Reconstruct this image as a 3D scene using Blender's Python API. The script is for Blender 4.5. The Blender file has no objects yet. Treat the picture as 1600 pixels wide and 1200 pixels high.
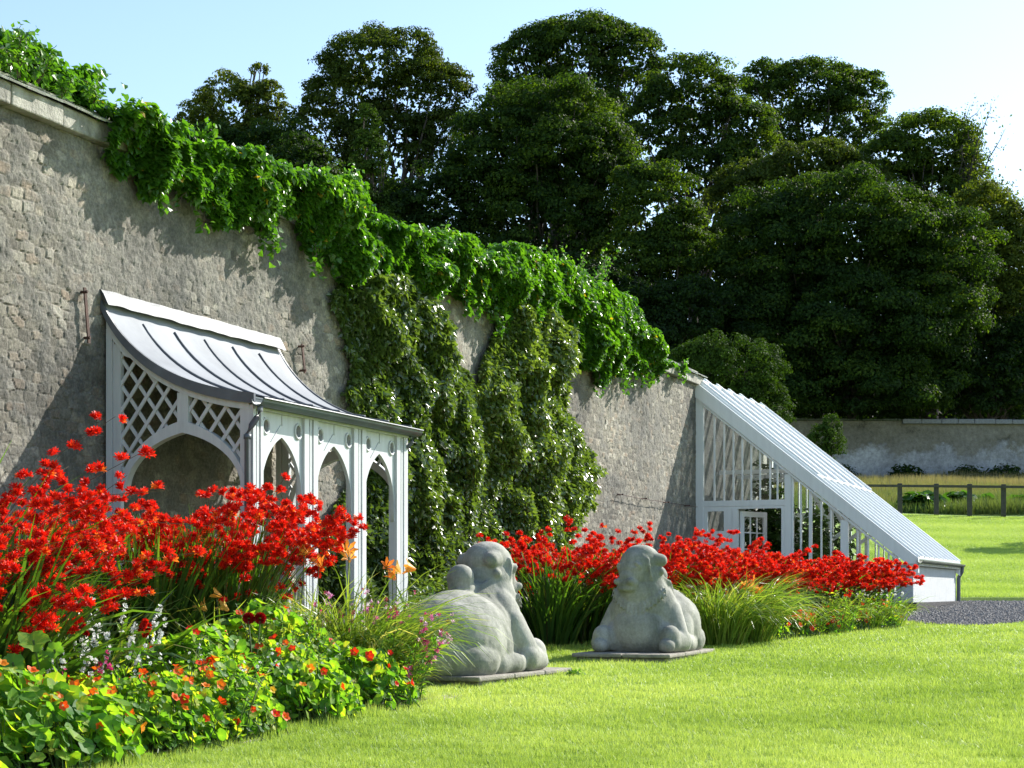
import bpy, math, random
import numpy as np
from math import radians, sin, cos, pi
from mathutils import Vector

C = bpy.context.scene
COL = C.collection
rng = np.random.default_rng(7)

# ------------------------------------------------------------------ camera, world, sun
F_PX = 2678.0          # focal length in pixels of a 1600 px wide picture
EYE = 0.75
HOR = 925.0
cam = bpy.data.cameras.new('camera')
cam.sensor_width = 36.0
cam.lens = F_PX / 1600.0 * 36.0
cam.shift_y = (HOR - 600.0) / 1600.0
cam.clip_start = 0.1
cam.clip_end = 3000
cam_o = bpy.data.objects.new('camera', cam)
cam_o.location = (0, 0, EYE)
cam_o.rotation_euler = (radians(90), 0, 0)
COL.objects.link(cam_o)
C.camera = cam_o

SUN_AZ = radians(50.5)       # from +Y towards +X
SUN_EL = radians(34.0)
world = bpy.data.worlds.new('World')
C.world = world
world.use_nodes = True
wn = world.node_tree
bg = wn.nodes['Background']
sky = wn.nodes.new('ShaderNodeTexSky')
sky.sky_type = 'NISHITA'
sky.sun_disc = False
sky.sun_elevation = SUN_EL
sky.sun_rotation = SUN_AZ
sky.air_density = 1.0
sky.dust_density = 0.5
sky.ozone_density = 1.4
wn.links.new(sky.outputs[0], bg.inputs['Color'])
bg.inputs['Strength'].default_value = 0.13
sun = bpy.data.lights.new('sun', 'SUN')
sun.energy = 5.0
sun.angle = radians(0.5)
sun.color = (1.0, 0.95, 0.86)
sun_o = bpy.data.objects.new('sun', sun)
sd = Vector((sin(SUN_AZ) * cos(SUN_EL), cos(SUN_AZ) * cos(SUN_EL), sin(SUN_EL)))
sun_o.rotation_euler = sd.to_track_quat('Z', 'Y').to_euler()
COL.objects.link(sun_o)
C.view_settings.view_transform = 'Standard'
C.view_settings.look = 'None'
C.view_settings.exposure = 1.0
C.view_settings.gamma = 1.0
C.cycles.max_bounces = 8
C.cycles.transparent_max_bounces = 24
C.cycles.sample_clamp_indirect = 6.0

# ------------------------------------------------------------------ frames of reference
TH = math.atan(1087.0 / F_PX)
WX, WY = sin(TH), cos(TH)            # along the garden wall, away from the camera
NX, NY = cos(TH), -sin(TH)           # out of the garden wall
P0 = np.array([-3.56, 15.16])

def wf(d, s):                        # wall frame -> world x, y
    return P0[0] + d * NX + s * WX, P0[1] + d * NY + s * WY

def s_of(px, d=0.0):
    r = (px - 800.0) / F_PX
    bx, by = P0[0] + d * NX, P0[1] + d * NY
    return (r * by - bx) / (WX - r * WY)

def z_of(py, s, d=0.0):
    y = P0[1] + d * NY + s * WY
    return EYE + (HOR - py) * y / F_PX

def at(px, py, y):
    return np.array([(px - 800.0) * y / F_PX, y, EYE + (HOR - py) * y / F_PX])

def ground(x, y):
    y = np.asarray(y, float)
    g = 0.025 * (y - 15.0)
    g2 = np.interp(y, [37.2, 42, 62, 66, 95, 100, 140, 175, 600], [0.62, 0.97, 3.50, 3.95, 6.9, 7.6, 17.0, 22.0, 24.0])
    return np.where(y > 37.15, g2, g)

# ------------------------------------------------------------------ noise in numpy
def _h(i, j, k, seed):
    n = (i * 374761393 + j * 668265263 + k * 2147483647 + seed * 974711) & 0xffffffff
    n = (n ^ (n >> 13)) * 1274126177 & 0xffffffff
    n = (n ^ (n >> 16)) & 0xffffffff
    return n / 4294967295.0

def vnoise(x, y, z=0.0, seed=0):
    x, y, z = np.broadcast_arrays(np.asarray(x, float), np.asarray(y, float), np.asarray(z, float))
    xi, yi, zi = np.floor(x).astype(np.int64), np.floor(y).astype(np.int64), np.floor(z).astype(np.int64)
    fx, fy, fz = x - xi, y - yi, z - zi
    fx, fy, fz = [f * f * (3 - 2 * f) for f in (fx, fy, fz)]
    r = 0
    for a in (0, 1):
        for b in (0, 1):
            for c in (0, 1):
                w = (fx if a else 1 - fx) * (fy if b else 1 - fy) * (fz if c else 1 - fz)
                r = r + w * _h(xi + a, yi + b, zi + c, seed)
    return r

def fbm(x, y, z=0.0, seed=0, o=3):
    r, a, t = 0, 1.0, 0
    for i in range(o):
        r = r + a * vnoise(np.asarray(x) * 2**i, np.asarray(y) * 2**i, np.asarray(z) * 2**i, seed + i)
        t += a; a *= 0.5
    return r / t

def worley(u, v, seed=0):
    ui, vi = np.floor(u).astype(np.int64), np.floor(v).astype(np.int64)
    f1 = np.full(u.shape, 9.0); f2 = f1.copy(); cid = np.zeros(u.shape)
    z = np.zeros_like(ui)
    for a in (-1, 0, 1):
        for b in (-1, 0, 1):
            ci, cj = ui + a, vi + b
            px = ci + 0.15 + 0.7 * _h(ci, cj, z, seed) + 0.5 * (cj % 2)
            py = cj + 0.2 + 0.6 * _h(ci, cj, z + 1, seed)
            dd = np.maximum(np.abs(u - px), np.abs(v - py)) * 0.6 + 0.4 * np.hypot(u - px, v - py)
            near = dd < f1
            f2 = np.where(near, f1, np.minimum(f2, dd))
            cid = np.where(near, _h(ci, cj, z + 2, seed), cid)
            f1 = np.where(near, dd, f1)
    return f1, f2, cid

# ------------------------------------------------------------------ object helpers
def tag(o, label=None, cat=None, group=None, kind=None):
    if label: o['label'] = label
    if cat: o['category'] = cat
    if group: o['group'] = group
    if kind: o['kind'] = kind
    return o

def root(name, loc, label, cat, group=None, rz=0.0):
    o = bpy.data.objects.new(name, None)
    o.empty_display_size = 0.2
    COL.objects.link(o)
    o.location = loc
    o.rotation_euler = (0, 0, rz)
    return tag(o, label, cat, group)

class Geo:
    """collects verts and faces (arrays) and links them as one mesh"""
    def __init__(self):
        self.v, self.f, self.t, self.n = [], [], [], 0
    def add(self, v, f, tint=None):
        v = np.asarray(v, float).reshape(-1, 3)
        if not isinstance(f, list): f = [f]
        for a in f:
            a = np.asarray(a, np.int64)
            if a.size: self.f.append(a + self.n)
        self.v.append(v)
        self.t.append(np.broadcast_to(np.asarray(0.5 if tint is None else tint, float), (len(v),)))
        self.n += len(v)
        return self
    def box(self, a, b, tint=None):
        (x0, y0, z0), (x1, y1, z1) = a, b
        v = [(x, y, z) for z in (z0, z1) for y in (y0, y1) for x in (x0, x1)]
        f = [(0, 2, 3, 1), (4, 5, 7, 6), (0, 1, 5, 4), (2, 6, 7, 3), (0, 4, 6, 2), (1, 3, 7, 5)]
        return self.add(v, np.array(f), tint)
    def bar(self, p, q, w, h, up=(0, 0, 1), tint=None):
        """box section beam from p to q: w across, h along up"""
        p, q, up = [np.array(t, float) for t in (p, q, up)]
        d = q - p; d /= np.linalg.norm(d)
        r = np.cross(d, up); r /= np.linalg.norm(r)
        u = np.cross(r, d)
        c = [r * a * w / 2 + u * b * h / 2 for a, b in ((-1, -1), (1, -1), (1, 1), (-1, 1))]
        v = [p + k for k in c] + [q + k for k in c]
        f = [(3, 2, 1, 0), (4, 5, 6, 7)] + [(i, (i + 1) % 4, 4 + (i + 1) % 4, 4 + i) for i in range(4)]
        return self.add(v, np.array(f), tint)
    def tube(self, pts, rad, n=8, tint=None, caps=True):
        pts = np.array(pts, float); m = len(pts)
        rad = np.broadcast_to(np.asarray(rad, float), (m,))
        V = []
        T = np.gradient(pts, axis=0)
        for i in range(m):
            t = T[i] / (np.linalg.norm(T[i]) + 1e-9)
            a = np.cross(t, (0.13, 0.31, 0.94) if abs(t[2]) < 0.9 else (1, 0, 0.1)); a /= np.linalg.norm(a)
            b = np.cross(t, a)
            for k in range(n):
                an = 2 * pi * k / n
                V.append(pts[i] + rad[i] * (cos(an) * a + sin(an) * b))
        Fq = [(i * n + k, i * n + (k + 1) % n, (i + 1) * n + (k + 1) % n, (i + 1) * n + k) for i in range(m - 1) for k in range(n)]
        fl = [np.array(Fq)]
        if caps and n >= 3:
            fl += [np.array([[n - 1 - k for k in range(n)]]), np.array([[(m - 1) * n + k for k in range(n)]])]
        return self.add(V, fl, tint)
    def strip(self, A, B, lo, hi, axis=1, tint=None):
        """solid between two polylines A, B (2-D), thickness lo..hi on the given axis"""
        A, B = np.array(A, float), np.array(B, float); m = len(A)
        def emb(p, t):
            r = np.zeros((len(p), 3)); k = [i for i in range(3) if i != axis]
            r[:, k[0]] = p[:, 0]; r[:, k[1]] = p[:, 1]; r[:, axis] = t
            return r
        v = np.vstack([emb(A, lo), emb(B, lo), emb(A, hi), emb(B, hi)])
        f = []
        for i in range(m - 1):
            f += [(i, i + 1, m + i + 1, m + i), (2 * m + i, 3 * m + i, 3 * m + i + 1, 2 * m + i + 1),
                  (i, 2 * m + i, 2 * m + i + 1, i + 1), (m + i, m + i + 1, 3 * m + i + 1, 3 * m + i)]
        f += [(0, m, 3 * m, 2 * m), (m - 1, 3 * m - 1, 4 * m - 1, 2 * m - 1)]
        return self.add(v, np.array(f), tint)
    def build(self, name, mat, parent=None, smooth=False, origin=None, bevel=0):
        if not self.v: return None
        v = np.vstack(self.v)
        if origin is not None: v = v - np.asarray(origin, float)
        me = bpy.data.meshes.new(name)
        me.vertices.add(len(v)); me.vertices.foreach_set('co', v.astype(np.float32).ravel())
        tot = sum(a.size for a in self.f); nf = sum(len(a) for a in self.f)
        me.loops.add(tot); me.polygons.add(nf)
        me.loops.foreach_set('vertex_index', np.concatenate([a.ravel() for a in self.f]).astype(np.int32))
        cnt = np.concatenate([np.full(len(a), a.shape[1]) for a in self.f])
        st = np.concatenate([[0], np.cumsum(cnt)[:-1]])
        me.polygons.foreach_set('loop_start', st.astype(np.int32))
        me.polygons.foreach_set('loop_total', cnt.astype(np.int32))
        me.polygons.foreach_set('use_smooth', np.full(nf, bool(smooth)))
        at_ = me.attributes.new('tint', 'FLOAT', 'POINT')
        at_.data.foreach_set('value', np.concatenate(self.t).astype(np.float32))
        me.update(calc_edges=True); me.validate()
        me.materials.append(mat)
        o = bpy.data.objects.new(name, me)
        COL.objects.link(o)
        if parent: o.parent = parent
        elif origin is not None: o.location = origin
        if bevel:
            b = o.modifiers.new('bevel', 'BEVEL'); b.width = bevel; b.segments = 2; b.limit_method = 'ANGLE'
        return o

def norm(a): return a / (np.linalg.norm(a, axis=-1, keepdims=True) + 1e-9)

def frames(nrm, ax):
    """rotation matrices with columns (side, axis, normal)"""
    n = norm(nrm); a = norm(ax - (ax * n).sum(-1, keepdims=True) * n)
    s = np.cross(a, n)
    return np.stack([s, a, n], axis=-1)

def inst(g, tv, tf, pos, R, sc, tint, voff=None):
    N, m = len(pos), len(tv)
    sc = np.asarray(sc, float)
    if sc.ndim == 1: sc = sc[:, None]
    v = np.einsum('nij,nkj->nki', R, tv[None] * sc[:, None, :]) + pos[:, None, :]
    off = (np.arange(N) * m)[:, None, None]
    g.add(v.reshape(-1, 3), [(f[None] + off).reshape(-1, f.shape[1]) for f in tf], np.repeat(tint, m) if voff is None else np.clip((np.asarray(tint)[:, None] + voff[None]).ravel(), 0, 1))

def rdir(n): return norm(rng.normal(size=(n, 3)))

# leaf templates: lie in xy, grow along +y from the stalk at 0
LEAF = (np.array([(0, 0, 0), (-.36, .38, .10), (0, .45, -.02), (.36, .38, .10), (0, 1, -.06)], float),
        [np.array([(0, 2, 1), (0, 3, 2), (1, 2, 4), (2, 3, 4)])])
IVYL = (np.array([(0, .05, 0), (-.5, .0, .05), (-.42, .5, .08), (0, .45, -.05), (.42, .5, .08), (.5, .0, .05), (0, 1.05, -.12)], float),
        [np.array([(0, 3, 2, 1), (0, 5, 4, 3)]), np.array([(2, 3, 6), (3, 4, 6)])])
KITE = (np.array([(0, 0, 0), (-.33, .5, .06), (.33, .5, .06), (0, 1, -.08)], float), [np.array([(0, 2, 3, 1)])])
def disk(n=8, cup=.12):
    a = np.arange(n) * 2 * pi / n
    r = 1 + .05 * np.cos(a * n / 2)
    v = np.vstack([[(0, 0, -cup)], np.stack([r * np.cos(a) * .5, r * np.sin(a) * .5, .03 * np.sin(2 * a)], 1)])
    return v, [np.array([(0, 1 + i, 1 + (i + 1) % n) for i in range(n)])]
DISK = disk(12)
DVEIN = np.array([.30] + [.07, -.07] * 6)
BIGD = disk(24, .16); BIGV = np.array([.05] + [.05, -.16, -.20, -.16] * 6)
def flower(np_, w, up, inner=.1, tube=0.0):
    V, Fq = [], []
    for k in range(np_):
        a = 2 * pi * k / np_ + .2
        c, s = cos(a), sin(a)
        base = len(V)
        for rr, ww, z in ((inner, .05, -tube), (.55, w, up * .5), (.55, -w, up * .5), (1, w * .35, up), (1, -w * .35, up)):
            if rr == inner: V.append((c * rr, s * rr, z))
            else: V.append((c * rr - s * ww, s * rr + c * ww, z))
        Fq += [(base, base + 1, base + 2), ]
        Fq += [(base + 1, base + 3, base + 2), (base + 2, base + 3, base + 4)]
    return np.array(V, float), [np.array(Fq)]
STAR = flower(6, .24, .65, tube=1.1)
OPEN5 = flower(5, .50, .30, tube=.3)
TRUMP = flower(6, .24, .6, tube=.7)

# ------------------------------------------------------------------ materials
def mat(name):
    m = bpy.data.materials.new(name); m.use_nodes = True
    nt = m.node_tree; b = nt.nodes['Principled BSDF']
    return m, nt, b

def N(nt, t, **kw):
    n = nt.nodes.new('ShaderNode' + t)
    for k, v in kw.items():
        if k.startswith('i_'):
            n.inputs[k[2:].replace('_', ' ')].default_value = v
        else: setattr(n, k, v)
    return n

def ramp(nt, fac, stops):
    r = nt.nodes.new('ShaderNodeValToRGB')
    el = r.color_ramp.elements
    while len(el) < len(stops): el.new(0.5)
    for e, (p, c) in zip(el, stops):
        e.position = p; e.color = (*c, 1)
    nt.links.new(fac, r.inputs[0])
    return r.outputs[0]

def tex(nt, scale, detail=4, rough=.6, kind='Object', vec=None, scl=None):
    tc = nt.nodes.new('ShaderNodeTexCoord')
    src = tc.outputs[kind]
    if scl:
        mp = nt.nodes.new('ShaderNodeMapping'); mp.inputs['Scale'].default_value = scl
        nt.links.new(src, mp.inputs[0]); src = mp.outputs[0]
    n = nt.nodes.new('ShaderNodeTexNoise')
    n.inputs['Scale'].default_value = scale; n.inputs['Detail'].default_value = detail
    n.inputs['Roughness'].default_value = rough
    nt.links.new(src, n.inputs['Vector'])
    return n.outputs['Fac']

def mixc(nt, fac, a, b, mode='MIX'):
    m = nt.nodes.new('ShaderNodeMix'); m.data_type = 'RGBA'; m.blend_type = mode
    for sock, val in ((m.inputs['Factor'], fac), (m.inputs[6], a), (m.inputs[7], b)):
        if isinstance(val, (int, float)): sock.default_value = val
        elif isinstance(val, tuple): sock.default_value = (*val, 1)
        else: nt.links.new(val, sock)
    return m.outputs[2]

def bump(nt, b, h, strength, dist):
    n = nt.nodes.new('ShaderNodeBump')
    n.inputs['Strength'].default_value = strength; n.inputs['Distance'].default_value = dist
    nt.links.new(h, n.inputs['Height']); nt.links.new(n.outputs[0], b.inputs['Normal'])
    return n

def leafmat(name, stops, trans=.35, rough=.45, tcol=(1.25, 1.25, .6), spec=.5):
    m, nt, b = mat(name)
    a = N(nt, 'Attribute', attribute_name='tint')
    col = ramp(nt, a.outputs['Fac'], stops)
    nt.links.new(col, b.inputs['Base Color'])
    b.inputs['Roughness'].default_value = rough
    b.inputs['Specular IOR Level'].default_value = spec
    t = N(nt, 'BsdfTranslucent')
    tc = mixc(nt, 1.0, col, tcol, 'MULTIPLY')
    nt.links.new(tc, t.inputs['Color'])
    mx = N(nt, 'MixShader'); mx.inputs[0].default_value = trans
    nt.links.new(b.outputs[0], mx.inputs[1]); nt.links.new(t.outputs[0], mx.inputs[2])
    nt.links.new(mx.outputs[0], nt.nodes['Material Output'].inputs['Surface'])
    return m

def plain(name, col, rough=.6, var=.25, scale=6, bmp=.2, dist=.01, metal=0, scl=None):
    m, nt, b = mat(name)
    f = tex(nt, scale, 5, .65, scl=scl)
    lo = tuple(c * (1 - var) for c in col); hi = tuple(min(1, c * (1 + var)) for c in col)
    nt.links.new(ramp(nt, f, [(.3, lo), (.7, hi)]), b.inputs['Base Color'])
    b.inputs['Roughness'].default_value = rough; b.inputs['Metallic'].default_value = metal
    if bmp: bump(nt, b, tex(nt, scale * 8, 4), bmp, dist)
    return m

M = {}
# garden wall: rubble and old render; 'tint' carries the stone id, 'cover' the render
m, nt, b = mat('rubble_wall'); M['wall'] = m
a1 = N(nt, 'Attribute', attribute_name='tint'); a2 = N(nt, 'Attribute', attribute_name='cover'); a3 = N(nt, 'Attribute', attribute_name='joint')
st = ramp(nt, a1.outputs['Fac'], [(0, (.15, .14, .12)), (.3, (.33, .31, .255)), (.55, (.22, .205, .175)), (.74, (.50, .475, .40)), (.83, (.34, .27, .205)), (.92, (.33, .30, .25)), (1, (.52, .50, .44))])
st = mixc(nt, a3.outputs['Fac'], st, (.27, .255, .22))
rn = ramp(nt, tex(nt, 9, 6, .7), [(.3, (.14, .138, .128)), (.52, (.235, .232, .212)), (.75, (.40, .39, .35))])
cvf = N(nt, 'Math', operation='MULTIPLY'); nt.links.new(a2.outputs['Fac'], cvf.inputs[0]); cvf.inputs[1].default_value = .80
col = mixc(nt, cvf.outputs[0], st, rn)
big = ramp(nt, tex(nt, .55, 4, .6), [(.35, (.42, .42, .41)), (.5, (.70, .685, .65)), (.66, (.98, .96, .90))])
col = mixc(nt, 1.0, col, big, 'MULTIPLY')
sp = ramp(nt, tex(nt, 38, 3, .7), [(.4, (.75, .75, .75)), (.62, (1.2, 1.2, 1.2))])
col = mixc(nt, 1.0, col, sp, 'MULTIPLY')
nt.links.new(col, b.inputs['Base Color']); b.inputs['Roughness'].default_value = .95
bump(nt, b, tex(nt, 34, 6, .75, scl=(1, 1, .8)), .7, .02)
M['coping'] = plain('coping_stone', (.30, .29, .25), .9, .5, 5, .6, .02)
M['slate'] = plain('lichened_slate', (.42, .42, .38), .7, .35, 7, .4, .01)
M['farwall'] = None
m, nt, b = mat('limewashed_wall'); M['farwall'] = m
z = N(nt, 'TexCoord'); sx = N(nt, 'SeparateXYZ'); nt.links.new(z.outputs['Object'], sx.inputs[0])
n1 = tex(nt, .55, 7, .72); n2 = tex(nt, .35, 5, .7)
ad = N(nt, 'Math', operation='MULTIPLY_ADD'); nt.links.new(n1, ad.inputs[0]); ad.inputs[1].default_value = 4.2; nt.links.new(sx.outputs['Z'], ad.inputs[2])
lo = ramp(nt, n2, [(.35, (.22, .225, .235)), (.6, (.43, .44, .46))])
hi = ramp(nt, n1, [(.36, (.05, .05, .035)), (.44, (.17, .16, .13)), (.7, (.24, .23, .20))])
fr = N(nt, 'MapRange'); nt.links.new(ad.outputs[0], fr.inputs[0]); fr.inputs[1].default_value = 3.7; fr.inputs[2].default_value = 4.2
c_ = mixc(nt, fr.outputs[0], lo, hi)
nt.links.new(mixc(nt, 1.0, c_, ramp(nt, tex(nt, 5, 5, .8), [(.3, (.6, .6, .6)), (.7, (1.25, 1.25, 1.25))]), 'MULTIPLY'), b.inputs['Base Color'])
b.inputs['Roughness'].default_value = .95; bump(nt, b, tex(nt, 6, 6, .7), .8, .08)

M['paint'] = plain('pale_grey_paint', (.53, .55, .56), .45, .10, 3, .08, .003, scl=(6, 6, .7))
M['white'] = plain('white_gloss_paint', (.78, .80, .81), .35, .05, 3, .05, .002, scl=(4, 4, .6))
M['whitewash'] = plain('rough_white_render', (.50, .52, .53), .9, .08, 6, .8, .02)
M['oldlime'] = plain('old_limewash', (.40, .40, .37), .95, .35, 2.5, .8, .02, scl=(1, 1, 3))
M['lead'] = plain('grey_lead_sheet', (.27, .285, .31), .62, .16, 1.6, .12, .01, metal=.0)
M['lead'].node_tree.nodes['Principled BSDF'].inputs['Specular IOR Level'].default_value = .12
M['leadlight'] = plain('weathered_lead_flashing', (.16, .17, .18), .55, .28, 9, .5, .012, metal=.1)
M['leaddark'] = plain('dark_lead_trim', (.10, .11, .13), .45, .25, 5, .1, .004)
M['gutter'] = plain('cast_iron_gutter', (.085, .11, .115), .35, .3, 4, .1, .004)
M['mossy'] = plain('mossy_gutter', (.06, .075, .05), .8, .5, 8, .4, .01)
M['rust'] = plain('rusty_iron', (.07, .035, .025), .85, .5, 20, .5, .005)
M['stone'] = None
m, nt, b = mat('carved_sandstone'); M['stone'] = m
c1 = ramp(nt, tex(nt, 2.2, 6, .6), [(.3, (.19, .19, .17)), (.5, (.30, .298, .27)), (.72, (.41, .40, .365))])
c2 = ramp(nt, tex(nt, 3.0, 5, .75, scl=(1, 1, .3)), [(.36, (.58, .62, .55)), (.6, (1.1, 1.1, 1.07))])
c1 = mixc(nt, 1.0, c1, c2, 'MULTIPLY')
c3 = ramp(nt, tex(nt, 45, 4, .7), [(.3, (.82, .82, .82)), (.7, (1.12, 1.12, 1.12))])
nt.links.new(mixc(nt, 1.0, c1, c3, 'MULTIPLY'), b.inputs['Base Color'])
b.inputs['Roughness'].default_value = .9; bump(nt, b, tex(nt, 30, 6, .75), .45, .012)
M['slab'] = plain('mossy_flagstone', (.26, .24, .20), .9, .35, 8, .6, .02)
M['soil'] = plain('dark_soil', (.045, .032, .022), 1, .5, 9, .9, .05)
M['gravel'] = plain('dark_gravel', (.060, .058, .060), .95, .6, 14, 1.0, .03)
M['pebble'] = plain('pebble', (.16, .155, .15), .85, .6, 30, .3, .005)
M['timber'] = plain('dark_fence_timber', (.045, .043, .038), .8, .3, 9, .3, .01)
M['bark'] = plain('tree_bark', (.055, .047, .038), .95, .4, 5, .8, .05)
M['stem'] = plain('green_stem', (.06, .10, .025), .6, .3, 9, 0)
M['redstem'] = plain('brown_stem', (.09, .06, .03), .6, .3, 9, 0)
# lawn
def lawnmat(name, a, b_, c_, s=1.0):
    m, nt, b = mat(name)
    f = ramp(nt, tex(nt, 1.3 * s, 5, .6, scl=(1, .5, 1)), [(.3, a), (.52, b_), (.75, c_)])
    f2 = ramp(nt, tex(nt, 22 * s, 4, .7), [(.3, (.72, .75, .7)), (.7, (1.2, 1.2, 1.15))])
    nt.links.new(mixc(nt, 1.0, f, f2, 'MULTIPLY'), b.inputs['Base Color'])
    b.inputs['Roughness'].default_value = .9
    b.inputs['Sheen Weight'].default_value = .25; b.inputs['Sheen Tint'].default_value = (.7, 1, .3, 1)
    bump(nt, b, tex(nt, 30 * s, 5, .8), .8, .05)
    return m
M['lawn'] = lawnmat('mown_lawn', (.22, .32, .055), (.29, .395, .075), (.36, .45, .10))
M['meadow'] = lawnmat('rough_meadow', (.13, .16, .05), (.20, .22, .08), (.24, .20, .10), .5)
M['forestfloor'] = plain('woodland_floor', (.025, .03, .015), 1, .4, 2, .5, .1)
# glass: clear pane with real reflections
m, nt, b = mat('clear_glass'); M['glass'] = m
nt.nodes.remove(b)
tr = N(nt, 'BsdfTransparent'); tr.inputs[0].default_value = (.93, .96, .95, 1)
gl = N(nt, 'BsdfGlossy'); gl.inputs['Roughness'].default_value = .04; gl.inputs['Color'].default_value = (.95, .97, 1, 1)
fr = N(nt, 'Fresnel'); fr.inputs['IOR'].default_value = 1.55
mx = N(nt, 'MixShader'); nt.links.new(fr.outputs[0], mx.inputs[0]); nt.links.new(tr.outputs[0], mx.inputs[1]); nt.links.new(gl.outputs[0], mx.inputs[2])
nt.links.new(mx.outputs[0], nt.nodes['Material Output'].inputs['Surface'])
# roof glass: grazing sky reflection put into a nearly opaque white colour
m, nt, b = mat('roof_glass_painted_reflection'); M['roofglass'] = m
b.inputs['Base Color'].default_value = (.74, .77, .80, 1); b.inputs['Roughness'].default_value = .18
tr = N(nt, 'BsdfTransparent'); mx = N(nt, 'MixShader'); mx.inputs[0].default_value = .80
nt.links.new(tr.outputs[0], mx.inputs[1]); nt.links.new(b.outputs[0], mx.inputs[2])
nt.links.new(mx.outputs[0], nt.nodes['Material Output'].inputs['Surface'])
# foliage
G = lambda r, g, b_: (r, g, b_)
M['ivy'] = leafmat('creeper_leaf', [(0, G(.025, .075, .010)), (.5, G(.060, .16, .018)), (.9, G(.115, .24, .026)), (.97, G(.15, .25, .03)), (1, G(.38, .26, .03))], .45, .34, (1.6, 1.7, .4), .6)
M['rose'] = leafmat('climber_leaf', [(0, G(.035, .070, .016)), (.5, G(.095, .155, .035)), (1, G(.20, .28, .065))], .36, .30, (1.6, 1.6, .5), 1.0)
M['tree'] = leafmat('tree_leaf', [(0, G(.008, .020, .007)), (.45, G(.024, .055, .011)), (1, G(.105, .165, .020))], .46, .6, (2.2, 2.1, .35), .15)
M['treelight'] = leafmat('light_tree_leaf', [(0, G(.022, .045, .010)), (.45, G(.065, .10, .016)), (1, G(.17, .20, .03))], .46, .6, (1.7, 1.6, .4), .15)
M['yew'] = leafmat('yew_leaf', [(0, G(.010, .024, .006)), (1, G(.045, .085, .014))], .3, .7, (1.5, 1.6, .4), .08)
M['crocleaf'] = leafmat('crocosmia_leaf', [(0, G(.030, .080, .015)), (.6, G(.06, .135, .022)), (.9, G(.11, .20, .03)), (1, G(.20, .20, .06))], .40, .42, (1.7, 1.8, .5), .5)
M['red'] = leafmat('red_petal', [(0, G(.25, .004, .003)), (.5, G(.66, .012, .005)), (.88, G(.80, .03, .008)), (1, G(.85, .20, .02))], .40, .5, (1.3, 1.2, 1), .3)
M['orange'] = leafmat('orange_petal', [(0, G(.72, .02, .005)), (.35, G(.82, .07, .008)), (.7, G(.85, .22, .012)), (1, G(.85, .48, .03))], .35, .5, (1.2, 1.1, 1), .3)
M['lily'] = leafmat('apricot_petal', [(0, G(.75, .16, .02)), (.5, G(.85, .38, .05)), (1, G(.85, .55, .12))], .35, .5, (1.2, 1.1, 1), .3)
M['pink'] = leafmat('pink_petal', [(0, G(.30, .01, .06)), (.4, G(.60, .06, .22)), (.7, G(.65, .25, .50)), (1, G(.80, .70, .80))], .35, .5, (1.2, 1.1, 1.1), .3)
M['whitef'] = leafmat('white_petal', [(0, G(.70, .72, .68)), (1, G(.85, .86, .84))], .3, .5, (1, 1, 1), .3)
M['crimson'] = leafmat('crimson_petal', [(0, G(.16, .002, .004)), (1, G(.50, .006, .008))], .2, .6, (1.2, 1, 1), .3)
M['nast'] = leafmat('nasturtium_leaf', [(0, G(.035, .12, .025)), (.35, G(.075, .20, .040)), (.7, G(.14, .29, .045)), (.95, G(.24, .37, .05)), (1, G(.45, .44, .09))], .55, .55, (1.75, 1.7, .35), .3)
M['grass'] = leafmat('lawn_blade', [(0, G(.21, .33, .05)), (.5, G(.33, .465, .088)), (1, G(.50, .61, .17))], .36, .5, (1.35, 1.25, .8), .35)
M['tuft'] = leafmat('tufted_grass_leaf', [(0, G(.08, .16, .022)), (.5, G(.17, .27, .04)), (.9, G(.29, .36, .07)), (1, G(.50, .46, .20))], .42, .42, (1.5, 1.5, .6), .5)
M['hay'] = leafmat('meadow_grass_blade', [(0, G(.07, .13, .03)), (.5, G(.15, .19, .06)), (1, G(.26, .225, .12))], .35, .6, (1.3, 1.3, .6), .2)
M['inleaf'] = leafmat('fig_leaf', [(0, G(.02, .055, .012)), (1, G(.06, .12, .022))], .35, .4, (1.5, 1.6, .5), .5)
#@@SECTION2
# ------------------------------------------------------------------ ground
def sheet(xs, ys, dz=0.0):
    X, Y = np.meshgrid(xs, ys)
    Z = ground(X, Y) + dz
    if dz == 0:
        Z = Z + np.where(Y > 37.2, .22 * (fbm(X / 9, Y / 9, 0, 5) - .5), 0) * np.clip((Y - 37) / 10, 0, 1) * (1 + np.clip((Y - 60) / 30, 0, 4))
    v = np.stack([X, Y, Z], -1).reshape(-1, 3)
    n = len(xs)
    i = (np.arange(len(ys) - 1)[:, None] * n + np.arange(n - 1)[None]).ravel()
    return v, np.stack([i, i + 1, i + n + 1, i + n], 1)

xs = np.concatenate([[-900, -400, -200, -100], np.linspace(-60, 90, 151), [140, 250, 450, 900]])
yl = np.concatenate([[-60, -20, -5, 0, 5, 10, 15, 20, 25, 30, 35, 37.149, 37.152], np.linspace(38, 65, 55)])
g = Geo(); v, f = sheet(xs, yl); g.add(v, f)
tag(g.build('lawn_ground', M['lawn'], smooth=True), kind='structure')
ym = np.linspace(65, 97, 60)
g = Geo(); v, f = sheet(xs, ym); g.add(v, f)
tag(g.build('meadow_ground', M['meadow'], smooth=True), kind='structure')
yh = np.concatenate([np.linspace(97, 180, 50), [220, 300, 450, 700, 1200, 2500]])
g = Geo(); v, f = sheet(xs, yh); g.add(v, f)
tag(g.build('hillside', M['forestfloor'], smooth=True), kind='structure')

def flat_poly(pts, dz, name, m):
    g = Geo()
    v = [(x, y, float(ground(x, y)) + dz) for x, y in pts]
    g.add(np.array(v), np.array([list(range(len(v)))]))
    o = g.build(name, m); return tag(o, kind='structure')

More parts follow.
